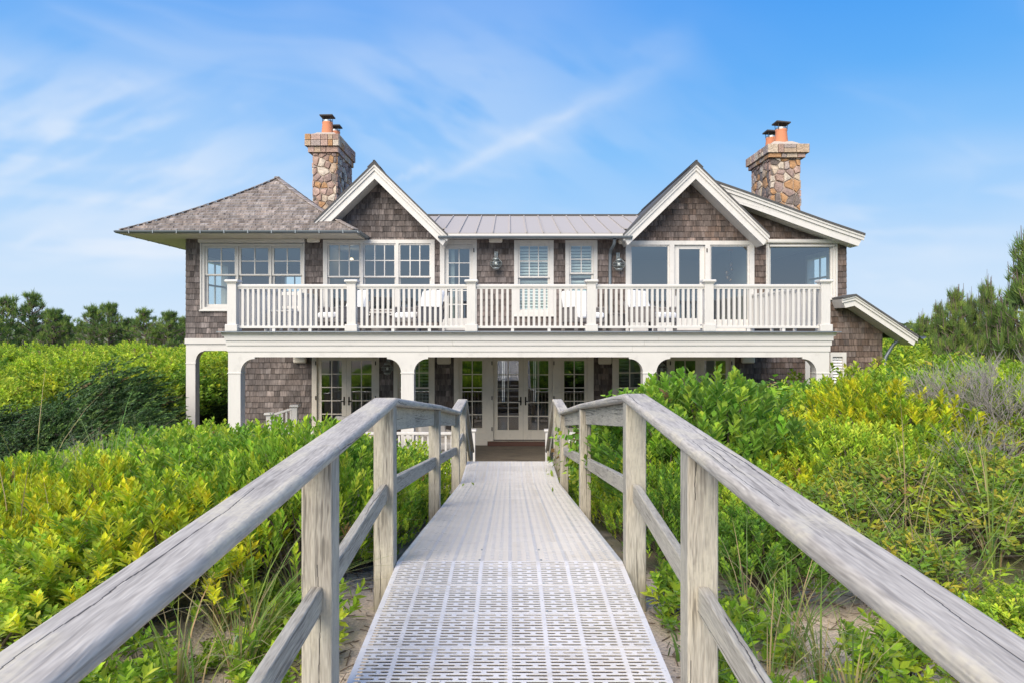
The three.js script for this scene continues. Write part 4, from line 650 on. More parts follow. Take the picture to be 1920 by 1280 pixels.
// ------------------------------------------------------------------ boardwalk: grated panels between weathered railings
{
  const walk = thing('boardwalk', 'sloping boardwalk of pale grey slotted panels between weathered wooden railings', 'boardwalk');
  const yDeck = (d) => pw([[-1.2, 1.34], [3.77, 1.622], [8.6, 0.985], [9.95, 0.995]], d), HW = 0.61;
  // one slotted panel, 12 by 48 inches: eight cells of twelve rows of a long and a short slot
  const PL = 0.3048, panelGeo = (len, rows) => {
    const s = new THREE.Shape([[-HW, 0], [HW, 0], [HW, len], [-HW, len]].map((p) => new THREE.Vector2(...p))), cw = 2 * HW / 8, sw = 0.0138;
    const slot = (a, b, y) => { const r = sw / 2, p = []; for (let k = 0; k <= 3; k++) { const t = Math.PI / 2 + k / 3 * Math.PI; p.push(new THREE.Vector2(a + r + r * Math.cos(t), y + r * Math.sin(t))); } for (let k = 0; k <= 3; k++) { const t = -Math.PI / 2 + k / 3 * Math.PI; p.push(new THREE.Vector2(b - r + r * Math.cos(t), y + r * Math.sin(t))); } s.holes.push(new THREE.Path(p)); };
    for (let c = 0; c < 8; c++) for (let r = 0; r < rows; r++) {
      const x0 = -HW + c * cw + (c ? 0.007 : 0.022), x1 = -HW + (c + 1) * cw - (c < 7 ? 0.007 : 0.022), y = len * (r + 0.75) / (rows + 0.5), w = x1 - x0, odd = (r + c) % 2;
      if (odd) { slot(x0, x0 + w * 0.27, y); slot(x0 + w * 0.385, x1, y); } else { slot(x0, x0 + w * 0.615, y); slot(x0 + w * 0.73, x1, y); }
    }
    const sheet = new THREE.ExtrudeGeometry(s, { depth: 0.003, bevelEnabled: false, curveSegments: 2 }).rotateX(-Math.PI / 2).translate(0, -0.003, 0);
    return merge([sheet, box(-HW, HW, -0.032, -0.003, -0.005, -0.001), box(-HW, HW, -0.032, -0.003, -len + 0.001, -len + 0.005), box(-HW + 0.001, -HW + 0.005, -0.032, -0.003, -len + 0.005, -0.005), box(HW - 0.005, HW - 0.001, -0.032, -0.003, -len + 0.005, -0.005)]);
  };
  const screw = new THREE.CylinderGeometry(0.006, 0.006, 0.004, 10);
  const pg = panelGeo(PL - 0.006, 12), R = rng(9), kinks = [3.77, 8.6, 9.95];
  const scuff = tex(512, 512, (u, v) => { const a = fbm(u * 6, v * 14, 5, 6, 14, 31), st = sm(0.60, 0.74, fbm(u * 9, v * 22, 4, 9, 22, 32)), sp = sm(0.86, 0.95, vnoise(u * 150, v * 150, 150, 150, 33)), q = 246 + 22 * (a - 0.5) - 12 * st - 50 * sp * sm(0.4, 0.6, a); return [q, q - 2 * st, q - 6 * st]; });   // sand scuffs and specks of dirt
  const tones = [0, 1, 2, 3, 4, 5].map((k) => { const m = M.panel.clone(); m.color.multiplyScalar(0.965 + 0.016 * k); m.map = scuff.clone(); m.map.offset.set(0.31 * k, 0.17 * k); m.map.needsUpdate = true; return m; });
  let d = 3.77 - 17 * PL; const runs = [[d, 3.77], [3.77, 8.6], [8.6, 9.95]];
  for (const [a, b] of runs) {
    const L = Math.hypot(b - a, yDeck(b) - yDeck(a)), n = Math.round(L / PL), ang = Math.atan2(yDeck(b) - yDeck(a), b - a);
    for (let i = 0; i < n; i++) { const t = i / n, p = mesh('panel', pg, tones[Math.floor(R() * 6)], walk); p.position.set(0, lerp(yDeck(a), yDeck(b), t) + 0.002 * (R() - 0.5), -lerp(a, b, t)); p.rotation.x = ang; p.scale.z = L / n / PL; if (lerp(a, b, t) < 4.2) for (const x of [-0.165, 0.17]) { const s = mesh('screw', screw, M.pewter, walk); s.position.set(x, lerp(yDeck(a), yDeck(b), t) + 0.001, -lerp(a, b, t) - 0.012); } }
    for (const x of [-0.56, 0, 0.56]) mesh('stringer', timberAt([x, yDeck(a) - 0.155, -a - 0.003], [x, yDeck(b) - 0.155, -b + 0.003], 0.045, 0.235, 0.004, 60 + x * 10), M.post, walk);
  }
  // railings
  const PD = [-0.9, 2.45, 3.72, 6.12, 8.48, 9.75], px = 0.668, top = (s, d) => pw([[-0.9, 2.355], [3.72, 2.512], [6.12, 2.214], [8.48, 1.885], [9.75, 1.905]], d) + (s > 0 ? 0.022 * (1 - sm(4, 8, d)) : 0);
  for (const s of [-1, 1]) {
    let q = 0;
    for (const p of PD) { const y = yDeck(p), w = p < 4 ? 0.108 : 0.098, x = s * (HW + 0.004 + w / 2); mesh('post', timberAt([x, land(x, -p) - 0.3, -p], [x, top(s, p) - 0.044 - (p === 3.72 ? 0.004 : 0), -p], w, w, 0.008, 100 + q++ + (s > 0 ? 20 : 0)), M.post, walk); }
    for (let i = 0; i < PD.length - 1; i++) {
      const a = PD[i], b = PD[i + 1], ya = yDeck(a), yb = yDeck(b), x = s * px, w = 0.136, slope = (yb - ya) / (b - a);
      mesh('cap_rail', timberAt([x, top(s, a) - 0.022, -a - 0.0015], [x, top(s, b) - 0.022, -b + 0.0015], w, 0.044, 0.019, 300 + i + (s > 0 ? 30 : 0), 1), M.rail, walk);
      const e = 0.055, sr = (top(s, b) - top(s, a)) / (b - a); if (a > 3) mesh('under_rail', timberAt([x + s * 0.012, top(s, a) - 0.112 + sr * e, -a - e], [x + s * 0.012, top(s, b) - 0.112 - sr * e, -b + e], 0.036, 0.135, 0.005, 340 + i), M.post, walk);
      mesh('mid_rail', timberAt([x, ya + 0.40 + slope * e, -a - e], [x, yb + 0.40 - slope * e, -b + e], 0.04, 0.092, 0.006, 360 + i + (s > 0 ? 30 : 0)), M.post, walk);
    }
    // down the steps to the porch
    mesh('stair_rail', timberAt([s * px, top(s, 9.75) - 0.022, -9.77], [s * px, 0.83, -11.7], 0.142, 0.042, 0.017, 400), M.rail, walk);
    mesh('stair_side', timberAt([s * px, top(s, 9.75) - 0.13, -9.82], [s * px, 0.72, -11.66], 0.036, 0.135, 0.005, 401), M.post, walk);
    mesh('post', timberAt([s * px, -0.42, -11.6], [s * px, 0.86, -11.6], 0.098, 0.098, 0.008, 402), M.post, walk);
    mesh('step_stringer', timberAt([s * 0.6, 0.86, -9.97], [s * 0.6, -0.32, -11.68], 0.04, 0.24, 0.004, 403), M.post, walk);
  }
  for (let k = 0; k < 6; k++) mesh('step', timberAt([-0.58, 0.80 - k * 0.18, -10.12 - k * 0.28], [0.58, 0.80 - k * 0.18, -10.12 - k * 0.28], 0.28, 0.04, 0.006, 410 + k), M.post, walk);
}
// ------------------------------------------------------------------ plants
class Leaves {
  constructor() { this.p = []; this.c = []; }
  tri(a, b, c, col) { this.p.push(...a, ...b, ...c); for (let i = 0; i < 3; i++) this.c.push(...col); }
  // a leaf from b along dir d (unit), with its face turned to n; fold sinks the midrib, droop bends the tip
  leaf(b, d, n, L, W, col, lod = 4, droop = 0.12, at = 0.58) {
    let sx = d[1] * n[2] - d[2] * n[1], sy = d[2] * n[0] - d[0] * n[2], sz = d[0] * n[1] - d[1] * n[0]; const l = Math.hypot(sx, sy, sz) || 1; sx /= l; sy /= l; sz /= l;
    const ux = sy * d[2] - sz * d[1], uy = sz * d[0] - sx * d[2], uz = sx * d[1] - sy * d[0], h = W / 2;
    const P = (t, s, u) => [b[0] + d[0] * L * t + sx * s + ux * u, b[1] + d[1] * L * t + sy * s + uy * u, b[2] + d[2] * L * t + sz * s + uz * u];
    const tip = P(1, 0, -droop * L), le = P(at, h, 0), ri = P(at, -h, 0);
    if (lod <= 2) { this.tri(b, ri, tip, col); this.tri(b, tip, le, col); return; }
    const c = P(at, 0, -0.16 * W), l2 = P(at * 0.42, h * 0.62, 0.02 * L), r2 = P(at * 0.42, -h * 0.62, 0.02 * L);
    if (lod >= 6) { this.tri(b, r2, c, col); this.tri(r2, ri, c, col); this.tri(ri, tip, c, col); this.tri(c, tip, le, col); this.tri(c, le, l2, col); this.tri(c, l2, b, col); return; }
    this.tri(b, ri, c, col); this.tri(c, ri, tip, col); this.tri(b, c, le, col); this.tri(c, tip, le, col);
  }
  blade(b, dir, L, w, bend, col, seg = 4) {                     // a grass blade, arching along dir
    let prev = null; const px = -dir[1] * w, pz = dir[0] * w;
    for (let k = 0; k <= seg; k++) { const t = k / seg, out = L * bend * t * t, y = L * t * (1 - 0.45 * bend * t), x = b[0] + dir[0] * out, z = b[2] + dir[1] * out, f = (1 - t * t * 0.92) / 2, cur = [[x - px * f, b[1] + y, z - pz * f], [x + px * f, b[1] + y, z + pz * f]]; if (prev) { this.tri(prev[0], prev[1], cur[1], col); if (k < seg) this.tri(prev[0], cur[1], cur[0], col); } prev = cur; }
  }
  geo() { const g = new THREE.BufferGeometry(); g.setAttribute('position', new THREE.Float32BufferAttribute(this.p, 3)); g.setAttribute('color', new THREE.Float32BufferAttribute(this.c, 3)); g.computeVertexNormals(); return g; }
}
const norm = (v) => { const l = Math.hypot(...v) || 1; return v.map((x) => x / l); };
const mixc = (a, b, t) => a.map((x, i) => lerp(x, b[i], t));
function limb(list, a, b, r0, r1, R, bow = 0.12) { const m = [0, 1, 2].map((i) => lerp(a[i], b[i], 0.5) + bow * (R() - 0.5)); m[1] += bow * 0.3; list.push(rod(a, m, r0, 5, (r0 + r1) / 2), rod(m, b, (r0 + r1) / 2, 5, r1)); }

// a broadleaved shrub one unit high and about one unit wide
function shrub({ seed, shoots, leaves, len, wid, tones, lod = 4, lumps = 9, spread = 0.52, up = 0.55, inner = 0.3, low = 0.12, bare = 14, stemLen = 0.13, droop = 0.12, at = 0.58, splay = 0.75 }) {
  const R = rng(seed), L = new Leaves(), B = [], lump = [], pigments = tones;
  for (let i = 0; i < lumps; i++) { const a = i / lumps * 6.283 * 1.62 + R(), q = Math.sqrt((i + 0.4) / lumps) * spread * 0.72; lump.push([Math.cos(a) * q, 0.40 + 0.30 * (1 - q / spread) * (0.5 + R()) , Math.sin(a) * q, 0.17 + 0.13 * R()]); }
  for (let i = 0; i < shoots; i++) {
    const [lx, ly, lz, lr] = lump[i % lumps]; let d = norm([R() - 0.5, R() - 0.38, R() - 0.5]);
    const rr = lr * (R() < inner ? 0.3 + 0.6 * R() : 0.88 + 0.24 * R()); let p = [lx + d[0] * rr * 1.15, ly + d[1] * rr, lz + d[2] * rr * 1.15];
    if (p[1] < low) p[1] = low + R() * 0.2;
    const ax = norm([d[0] * (1 - up) + 0.3 * (R() - 0.5), up + 0.25 * Math.max(0, d[1]), d[2] * (1 - up) + 0.3 * (R() - 0.5)]);
    const tn = R() < 0.007 ? DEAD : null, v = 0.9 + 0.5 * R(), pig = tn ? tn[Math.floor(R() * 2)] : pigments[Math.floor(R() * pigments.length)], sl = stemLen * (0.7 + 0.6 * R());
    const e1 = norm(Math.abs(ax[1]) < 0.9 ? [ax[2], 0, -ax[0]] : [1, 0, 0]), e2 = [ax[1] * e1[2] - ax[2] * e1[1], ax[2] * e1[0] - ax[0] * e1[2], ax[0] * e1[1] - ax[1] * e1[0]];
    const n = leaves + Math.floor(R() * 3) - 1; let an = R() * 6.28;
    for (let k = 0; k < n; k++) {
      an += 2.4 + 0.4 * (R() - 0.5); const t = k / n, sp = splay * (1.15 - 0.65 * t) + 0.2 * (R() - 0.5), ca = Math.cos(an), sa = Math.sin(an), cs = Math.cos(sp), sn = Math.sin(sp);
      const dir = [0, 1, 2].map((j) => ax[j] * cs + (e1[j] * ca + e2[j] * sa) * sn), nn = [0, 1, 2].map((j) => ax[j] * sn - (e1[j] * ca + e2[j] * sa) * cs);
      const b = [0, 1, 2].map((j) => p[j] + ax[j] * sl * (t - 0.5)), c = pig.map((x) => x * v * (0.88 + 0.24 * R()));
      L.leaf(b, dir, nn, len * (0.75 + 0.5 * R()) * (1 - 0.25 * t), wid * (0.8 + 0.4 * R()), c, lod, droop, at);
    }
    if (i < bare * 3) limb(B, [0.05 * (R() - 0.5), 0, 0.05 * (R() - 0.5)], p, 0.012, 0.003, R);
  }
  const g = new THREE.Group(); mesh('foliage', L.geo(), M.leaf, g, 'stuff'); mesh('branches', merge(B), M.bark, g, 'stuff'); return g;
}
// leaf pigments of each kind of plant; every shoot takes one of them
const DEAD = [[0.30, 0.20, 0.08], [0.42, 0.26, 0.09]];
const LIME = [[0.25, 0.38, 0.018], [0.50, 0.60, 0.04], [0.21, 0.34, 0.016], [0.42, 0.54, 0.03], [0.31, 0.43, 0.022], [0.56, 0.62, 0.06], [0.34, 0.48, 0.025]];
const BAY = [[0.20, 0.34, 0.016], [0.40, 0.52, 0.024], [0.16, 0.29, 0.015], [0.31, 0.46, 0.020], [0.24, 0.38, 0.018], [0.48, 0.57, 0.045], [0.13, 0.25, 0.015], [0.22, 0.37, 0.018]];
const DEEP = [[0.12, 0.25, 0.018], [0.21, 0.37, 0.022], [0.10, 0.21, 0.018], [0.16, 0.31, 0.02], [0.15, 0.28, 0.018], [0.30, 0.44, 0.03]];
const GOLD = [[0.24, 0.35, 0.009], [0.54, 0.54, 0.010], [0.19, 0.31, 0.010], [0.42, 0.48, 0.010], [0.36, 0.44, 0.011], [0.58, 0.56, 0.009], [0.47, 0.51, 0.010]];
const VINE = [[0.15, 0.32, 0.018], [0.30, 0.47, 0.026], [0.12, 0.27, 0.016], [0.22, 0.39, 0.022], [0.25, 0.38, 0.024], [0.46, 0.55, 0.04]];
const MIX = [[0.16, 0.27, 0.02], [0.29, 0.40, 0.026], [0.13, 0.22, 0.018], [0.21, 0.31, 0.024], [0.27, 0.29, 0.026], [0.42, 0.38, 0.03], [0.20, 0.31, 0.018], [0.37, 0.46, 0.022]];
const FAR = [[0.20, 0.31, 0.016], [0.37, 0.47, 0.02], [0.16, 0.26, 0.016], [0.28, 0.39, 0.018], [0.27, 0.35, 0.016], [0.46, 0.50, 0.02]];
const proto = {
  bay: [1, 2, 3, 4, 5].map((s) => shrub({ seed: 100 + s, shoots: [820, 640, 860, 560, 760][s - 1], leaves: 12, len: [0.056, 0.064, 0.05, 0.06, 0.054][s - 1], wid: [0.0205, 0.026, 0.019, 0.023, 0.02][s - 1], bare: [14, 40, 14, 70, 20][s - 1], tones: [BAY, DEEP, LIME, BAY, LIME][s - 1], lod: 4, stemLen: 0.105, splay: 0.66, up: 0.72, at: 0.66, lumps: 12, droop: 0.06 })),
  bayMid: [1, 2, 3, 4].map((s) => shrub({ seed: 200 + s, shoots: 640, leaves: 10, len: 0.062, wid: 0.025, tones: [LIME, BAY, DEEP, LIME][s - 1], lod: 2, stemLen: 0.11, splay: 0.68, up: 0.72, at: 0.62, lumps: 12, droop: 0.06 })),
  gold: [1, 2].map((s) => shrub({ seed: 300 + s, shoots: 620, leaves: 13, len: 0.068, wid: 0.017, tones: GOLD, lod: 4, splay: 0.5, up: 0.72, stemLen: 0.10, lumps: 12 })),
  vine: [1, 2].map((s) => shrub({ seed: 400 + s, shoots: 520, leaves: 8, len: 0.062, wid: 0.042, tones: VINE, lod: 4, splay: 1.15, up: 0.4, stemLen: 0.20, droop: 0.3, at: 0.45, lumps: 11 })),
  mix: [1, 2].map((s) => shrub({ seed: 500 + s, shoots: 330, leaves: 8, len: 0.075, wid: 0.026, tones: MIX, lod: 4, splay: 0.9, up: 0.45, inner: 0.4, bare: 60 })),
  far: [1, 2, 3, 4].map((s) => shrub({ seed: 600 + s, shoots: 760, leaves: 7, len: 0.058, wid: 0.027, tones: [FAR, LIME, DEEP, LIME][s - 1], lod: 2, stemLen: 0.08, bare: 8, lumps: 13 })),
  seedling: [1, 2].map((s) => shrub({ seed: 700 + s, shoots: 34, leaves: 9, len: 0.20, wid: 0.085, tones: BAY, lod: 6, lumps: 5, stemLen: 0.26, bare: 6, low: 0.2, splay: 0.85 })),
};
const tally = {};
const whereL = (x, d) => { const px = CX + x * F / d; return (d < 4.2 ? 'low in front, ' : d < 7.2 ? 'mid thicket, ' : 'at the back, ') + (px < 340 ? 'before the junipers' : px < 470 ? 'below the open wing porch' : px < 585 ? 'below the porch side steps' : px < 720 ? 'below the single pair of french doors' : 'close against the walk railing'); };
const whereR = (x, d) => { const px = CX + x * F / d; return (d < 4.2 ? 'low in front, ' : d < 7.2 ? 'mid thicket, ' : 'at the back, ') + (px < 1240 ? 'close against the walk railing' : px < 1440 ? 'below the overgrown french doors' : px < 1600 ? 'below the end porch column' : px < 1730 ? 'below the shed roof' : 'before the candled pines'); };
function plant(kind, x, z, h, w, label, grp, cat = 'shrub', name = 'shrub', R) {
  const list = proto[kind], k = tally[kind] = (tally[kind] ?? -1) + 1, o = copyThing(list[k % list.length], name, label, cat, grp);
  if (kind !== 'seedling' && -z < 13) w = Math.min(w, Math.max(0.45, (Math.abs(x) - 0.72) / 0.56));
  o.position.set(x, land(x, z) - 0.03, z); o.scale.set(w, h, w); o.rotation.y = R() * 6.28; return o;
}
{
  const R = rng(2024), placed = [], free = (x, d, r) => placed.every(([a, b, c]) => Math.hypot(a - x, b - d) > (r + c)), dx = (px, d) => (px - CX) * d / F;
  const blocked = (x, d) => (d > 10.4 && d < 27 && x > -6.2 && x < 7.0) || (d > 16.8 && x > -9.4 && x < 10.6 && d < 27) || (Math.abs(x) < 1.18 + (d < 3.6 ? 0.3 : 0) + (d > 6.5 ? 0.15 : 0) && d < 13);
  // left of the walk: bayberry, never above the line where the photograph shows its crest
  const crestL = (px, d) => EYE - (pw([[0, 862], [110, 842], [220, 812], [330, 793], [480, 790], [620, 800], [700, 800], [780, 812], [850, 860]], px) - CY) * d / F;
  for (let n = 0; n < 2600; n++) {
    const d = 2.9 + 10.5 * Math.pow(R(), 0.85), x = -0.9 - R() * (0.84 * d + 0.6), px = CX + x * F / d, r = d < 6 ? 0.29 : 0.36;
    if (blocked(x, d) || !free(x, d, r) || px < -160) continue;
    if (d < 3.7 && x > -1.75 - 0.6 * sm(3.5, 2.9, d)) continue;
    if (x > -1.5 && d < 5 && R() < 0.5) continue;
    const top = crestL(clamp(px, 0, 850), d), g = land(x, -d), cap = top - g, h = Math.min(cap * 1.12, 1.5 + 0.35 * R()) * (0.70 + 0.36 * fbm(x * 1.1 + 30, d * 1.1, 3)) * (0.86 + 0.2 * R()); if (cap < 0.3) continue;
    const nearLow = d < 4.2 ? lerp(0.62, 1, sm(2.9, 4.2, d)) : 1, w = clamp(h * 1.1, 0.75, 1.5) * (0.95 + 0.3 * R());
    const gold = px < 275 && d > 3.4 && d < 5.0;
    placed.push([x, d, r]); plant(gold ? 'gold' : d < 7 ? 'bay' : 'bayMid', x, -d, h * nearLow, w, gold ? `golden green narrow leaved bush ${whereL(x, d)}` : `bright green bayberry shrub ${whereL(x, d)}`, gold ? 'golden bushes before the hip roofed wing' : 'bayberry thicket before the hip roofed wing', 'shrub', gold ? 'golden_shrub' : 'bayberry_shrub', R);
  }
  // right of the walk: a higher, more mixed thicket
  const crestR = (px, d) => EYE - (pw([[1050, 815], [1120, 790], [1160, 720], [1240, 706], [1340, 694], [1420, 706], [1470, 742], [1510, 712], [1580, 696], [1700, 682], [1920, 690]], px) - CY) * d / F;
  const isV = (px, d) => px < 1560 && d > 6.2;
  for (let n = 0; n < 3600; n++) {
    const d = 2.8 + 9.7 * Math.pow(R(), 0.85), x = 0.9 + R() * (0.86 * d + 0.8), px = CX + x * F / d, r = d < 6 ? 0.29 : 0.36;
    if (blocked(x, d) || !free(x, d, r) || px > 2100) continue;
    if (px > 1730 && d > 4.9 && d < 8 && R() < 0.93) continue;
    if (d < 3.7 && x < 1.65 + 0.7 * sm(3.6, 3.0, d)) continue;
    const g = land(x, -d), cap = (d > 6 ? crestR(clamp(px, 1050, 1920), d) : Math.min(crestR(clamp(px, 1050, 1920), d), EYE - 0.62 - 0.1 * (6 - d))) - g; if (cap < 0.25) continue;
    const h = Math.min(cap * (isV(px, d) ? 0.96 : 1.04), 1.6 + 0.5 * R()) * (d > 6 ? 0.86 + 0.18 * R() : 0.66 + 0.4 * fbm(x * 1.1 + 60, d * 1.1, 3) + 0.14 * R()), w = clamp(h * 1.1, 0.75, 1.6) * (0.95 + 0.3 * R());
    const isGold = px > 1380 && px < 1680 && d > 5.2 && d < 7.4 && R() < 0.8, isVine = px < 1500 && d > 6.2 && R() < 0.85, isMix = px > 1500 && d < 9 && R() < 0.45, nearLow = d < 4.2 ? lerp(0.7, 1, sm(2.8, 4.2, d)) : 1;
    const k = isGold ? 'gold' : isVine ? 'vine' : isMix ? 'mix' : d < 7 ? 'bay' : 'bayMid';
    const [lb, gp, nm] = { gold: [`golden green bush with narrow leaves ${whereR(x, d)}`, 'golden bushes before the gabled end', 'golden_shrub'], vine: [`shrub overgrown with round leaved vines ${whereR(x, d)}`, 'vine covered shrubs before the porch', 'vine_shrub'], mix: [`sparse twiggy olive leaved shrub ${whereR(x, d)}`, 'twiggy shrubs among the brambles', 'twiggy_shrub'], bay: [`green bayberry shrub ${whereR(x, d)}`, 'bayberry thicket before the shed roofed end', 'bayberry_shrub'] }[k === 'bayMid' ? 'bay' : k];
    placed.push([x, d, r]); plant(k, x, -d, h * nearLow * (isGold ? 0.88 : 1), w, lb, gp, 'shrub', nm, R);
  }
  // farther shrubs on both sides of the house
  for (let n = 0; n < 1400; n++) {
    const left = R() < 0.5, d = 12.5 + 26 * R(), x = left ? dx(-60 + 500 * R(), d) : dx(1560 + 440 * R(), d), r = 0.62 + 0.2 * R();
    if (blocked(x, d) || !free(x, d, r)) continue; if (left && d < 19.5 && !(d > 17.5 && x < dx(25, d))) continue;
    const py = left ? pw([[12, 690], [20, 656], [28, 640], [40, 634]], d) + 58 * R() * R() : pw([[12, 690], [16, 668], [20, 640], [30, 620], [40, 612]], d) + 22 * R(), cap = EYE - (py - CY) * d / F - land(x, -d);
    if (cap < 0.5) continue; const h = Math.min(cap, 3), w = clamp(h * 1.15, 1.4, 3.0) * (0.85 + 0.4 * R());
    placed.push([x, d, r]); plant('far', x, -d, h, w, `rounded ${['yellow green', 'lime green', 'deep green', 'bright green'][((tally.far ?? -1) + 1) % 4]} shrub ${d < 23 ? 'just behind' : d < 31 ? 'well behind' : 'at the far edge of the rise behind'} ${left ? (CX + x * F / d < 330 ? 'the junipers' : 'the open wing porch') : (CX + x * F / d < 1740 ? 'the shed roof end' : 'the candled pine thicket')}`, left ? 'shrubs on the rise beside the wing porch' : 'shrubs on the rise beside the shed roof', 'shrub', 'rounded_shrub', R);
  }
  // low growth close along the walk
  for (const s of [-1, 1]) for (let d = 4.5; d < 9.6; d += 0.42) { const x = s * (0.98 + 0.16 * R()), h = 0.42 + 0.3 * R(); if (R() < 0.12) continue; plant(R() < 0.5 ? 'bay' : 'bayMid', x, -d - 0.15 * R(), h, 0.62, s < 0 ? `knee high bayberry shrub against the walk posts, ${d < 6.2 ? 'by the steep panels' : 'near the porch end'}, wing side` : `knee high bayberry shrub against the walk posts, ${d < 6.2 ? 'by the steep panels' : 'near the porch end'}, shed roof side`, 'low shrubs along the walk', 'shrub', 'low_shrub', R); }
  // seedlings on the sand
  for (let n = 0; n < 190; n++) { const s = R() < 0.6 ? -1 : 1, d = 1.5 + 2.6 * R(), x = s * (0.82 + 1.1 * R() * (d < 3 ? 1.2 : 0.5)); if (!free(x, d, 0.09)) continue; placed.push([x, d, 0.09]); const h = 0.12 + 0.2 * R(); plant('seedling', x, -d, h, h * 1.2, `leafy seedling on the ${s < 0 ? 'wing' : 'shed roof'} side sand, ${d < 2.45 ? 'before the first post' : d < 3.1 ? 'past the first post' : 'by the crest post'}, ${Math.abs(x) < 1.15 ? 'touching the panels' : 'off the panels'}`, 'seedlings on the sand', 'seedling', 'seedling', R); }
}
// grey, nearly leafless brambles in the right thicket
{
  const R = rng(88), make = (seed) => { const r = rng(seed), B = []; const grow = (a, d, L, rad, n) => { const b = a.map((v, i) => v + d[i] * L); B.push(rod(a, b, rad, 4, rad * 0.7)); if (n > 0) { const k = 2 + (r() < 0.5 ? 1 : 0); for (let i = 0; i < k; i++) grow(b, norm([d[0] + 1.3 * (r() - 0.5), d[1] + 0.9 * (r() - 0.45), d[2] + 1.3 * (r() - 0.5)]), L * (0.6 + 0.35 * r()), rad * 0.66, n - 1); } }; for (let i = 0; i < 9; i++) { const a = r() * 6.28; grow([0.1 * (r() - 0.5), 0, 0.1 * (r() - 0.5)], norm([0.7 * Math.cos(a) * r(), 1, 0.7 * Math.sin(a) * r()]), 0.34, 0.008, 4); } const g = new THREE.Group(); mesh('twigs', merge(B), M.twig, g, 'stuff'); return g; };
  proto.bramble = [make(1), make(2)];
  for (const [px, d, h] of [[1800, 6.4, 0.95], [1880, 6.9, 1.1], [1905, 5.8, 0.95], [1850, 6.2, 1.0], [1765, 6.9, 0.95], [1910, 6.4, 1.05], [1480, 7.2, 0.85], [1425, 7.4, 0.8], [1830, 5.3, 0.65], [1620, 5.6, 0.55], [1910, 7.8, 1.1], [1700, 7.2, 0.85]]) { const x = wx(px, d); plant('bramble', x, -d, h, h, 'tangle of bare grey bramble twigs rising through the shrubs', 'bare brambles', 'bramble', 'bramble', R); }
  for (const [px, d, h] of [[575, 7, 1.0], [300, 9.5, 1.15], [455, 8, 0.95], [180, 6.5, 0.9], [640, 4.4, 0.62]]) plant('bramble', wx(px, d), -d, h, h * 0.7, 'thin dead stems standing in the bayberry thicket before the wing', 'dead stems in the thicket', 'stems', 'dead_stems', R);
}
// swept dark junipers beside the open wing porch
{
  const make = (seed) => {
    const r = rng(seed), L = new Leaves(), B = [], dark = [[0.045, 0.11, 0.026], [0.06, 0.14, 0.03], [0.085, 0.18, 0.034], [0.13, 0.225, 0.035], [0.19, 0.13, 0.055]];
    for (let i = 0; i < 2000; i++) {
      const a = r() * 6.28, q = Math.sqrt(r()), lob = 0.84 + 0.2 * Math.sin(a * 3 + seed) * Math.sin(a * 5 + 2), y0 = 0.04 + 0.82 * Math.pow(r(), 0.42) * (1 - 0.62 * q * q) * lob, p = [0.5 * q * lob * Math.cos(a), y0, 0.5 * q * lob * Math.sin(a)], ax = norm([0.75 + 0.6 * q * Math.cos(a) + 0.5 * (r() - 0.5), 0.12 + 0.42 * r(), 0.6 * q * Math.sin(a) + 0.6 * (r() - 0.5)]), ln = 0.06 + 0.07 * r(), c0 = dark[Math.floor(r() * (r() < 0.05 ? 5 : 4))], v = 0.6 + 0.8 * r();
      for (let k = 0; k < 18; k++) { const t = k / 18, b = p.map((x, j) => x + ax[j] * ln * t), s = 0.7 * (1 - t * 0.6), d = norm([ax[0] + s * (r() - 0.5) * 2.2, ax[1] + s * (r() - 0.5) * 2.2, ax[2] + s * (r() - 0.5) * 2.2]); L.leaf(b, d, norm([r() - 0.5, r(), r() - 0.5]), 0.030, 0.011, c0.map((x) => x * v), 2, 0.1, 0.4); }
      if (i % 14 === 0) limb(B, [0, 0, 0], p, 0.014, 0.004, r);
    }
    const g = new THREE.Group(); mesh('foliage', L.geo(), M.needle, g, 'stuff'); mesh('branches', merge(B), M.bark, g, 'stuff'); return g;
  };
  const a = make(5), b = make(6), R = rng(4);
  [[212, 15.6, 3.1, 3.0], [150, 16.2, 2.55, 2.6], [92, 15.2, 2.0, 2.4], [258, 14.4, 2.05, 1.9], [36, 16.4, 1.9, 2.6], [-25, 15.6, 1.7, 2.6], [190, 13.8, 1.75, 2.3], [118, 13.6, 1.35, 2.0], [395, 22.5, 2.0, 2.2]].forEach(([px, d, h, w], i) => { const o = copyThing(i % 2 ? a : b, 'juniper', (d < 14.5 ? 'low dark windswept juniper in front of its taller neighbours, before the wing porch' : d < 18 ? 'tall dark windswept juniper mound beside the open wing porch' : 'dark juniper seen through the open wing porch'), 'juniper', 'junipers beside the wing porch'), x = wx(px, d); o.position.set(x, land(x, -d) - 0.05, -d); o.scale.set(w, h, w); o.rotation.y = 0.5 * (R() - 0.5); });
}
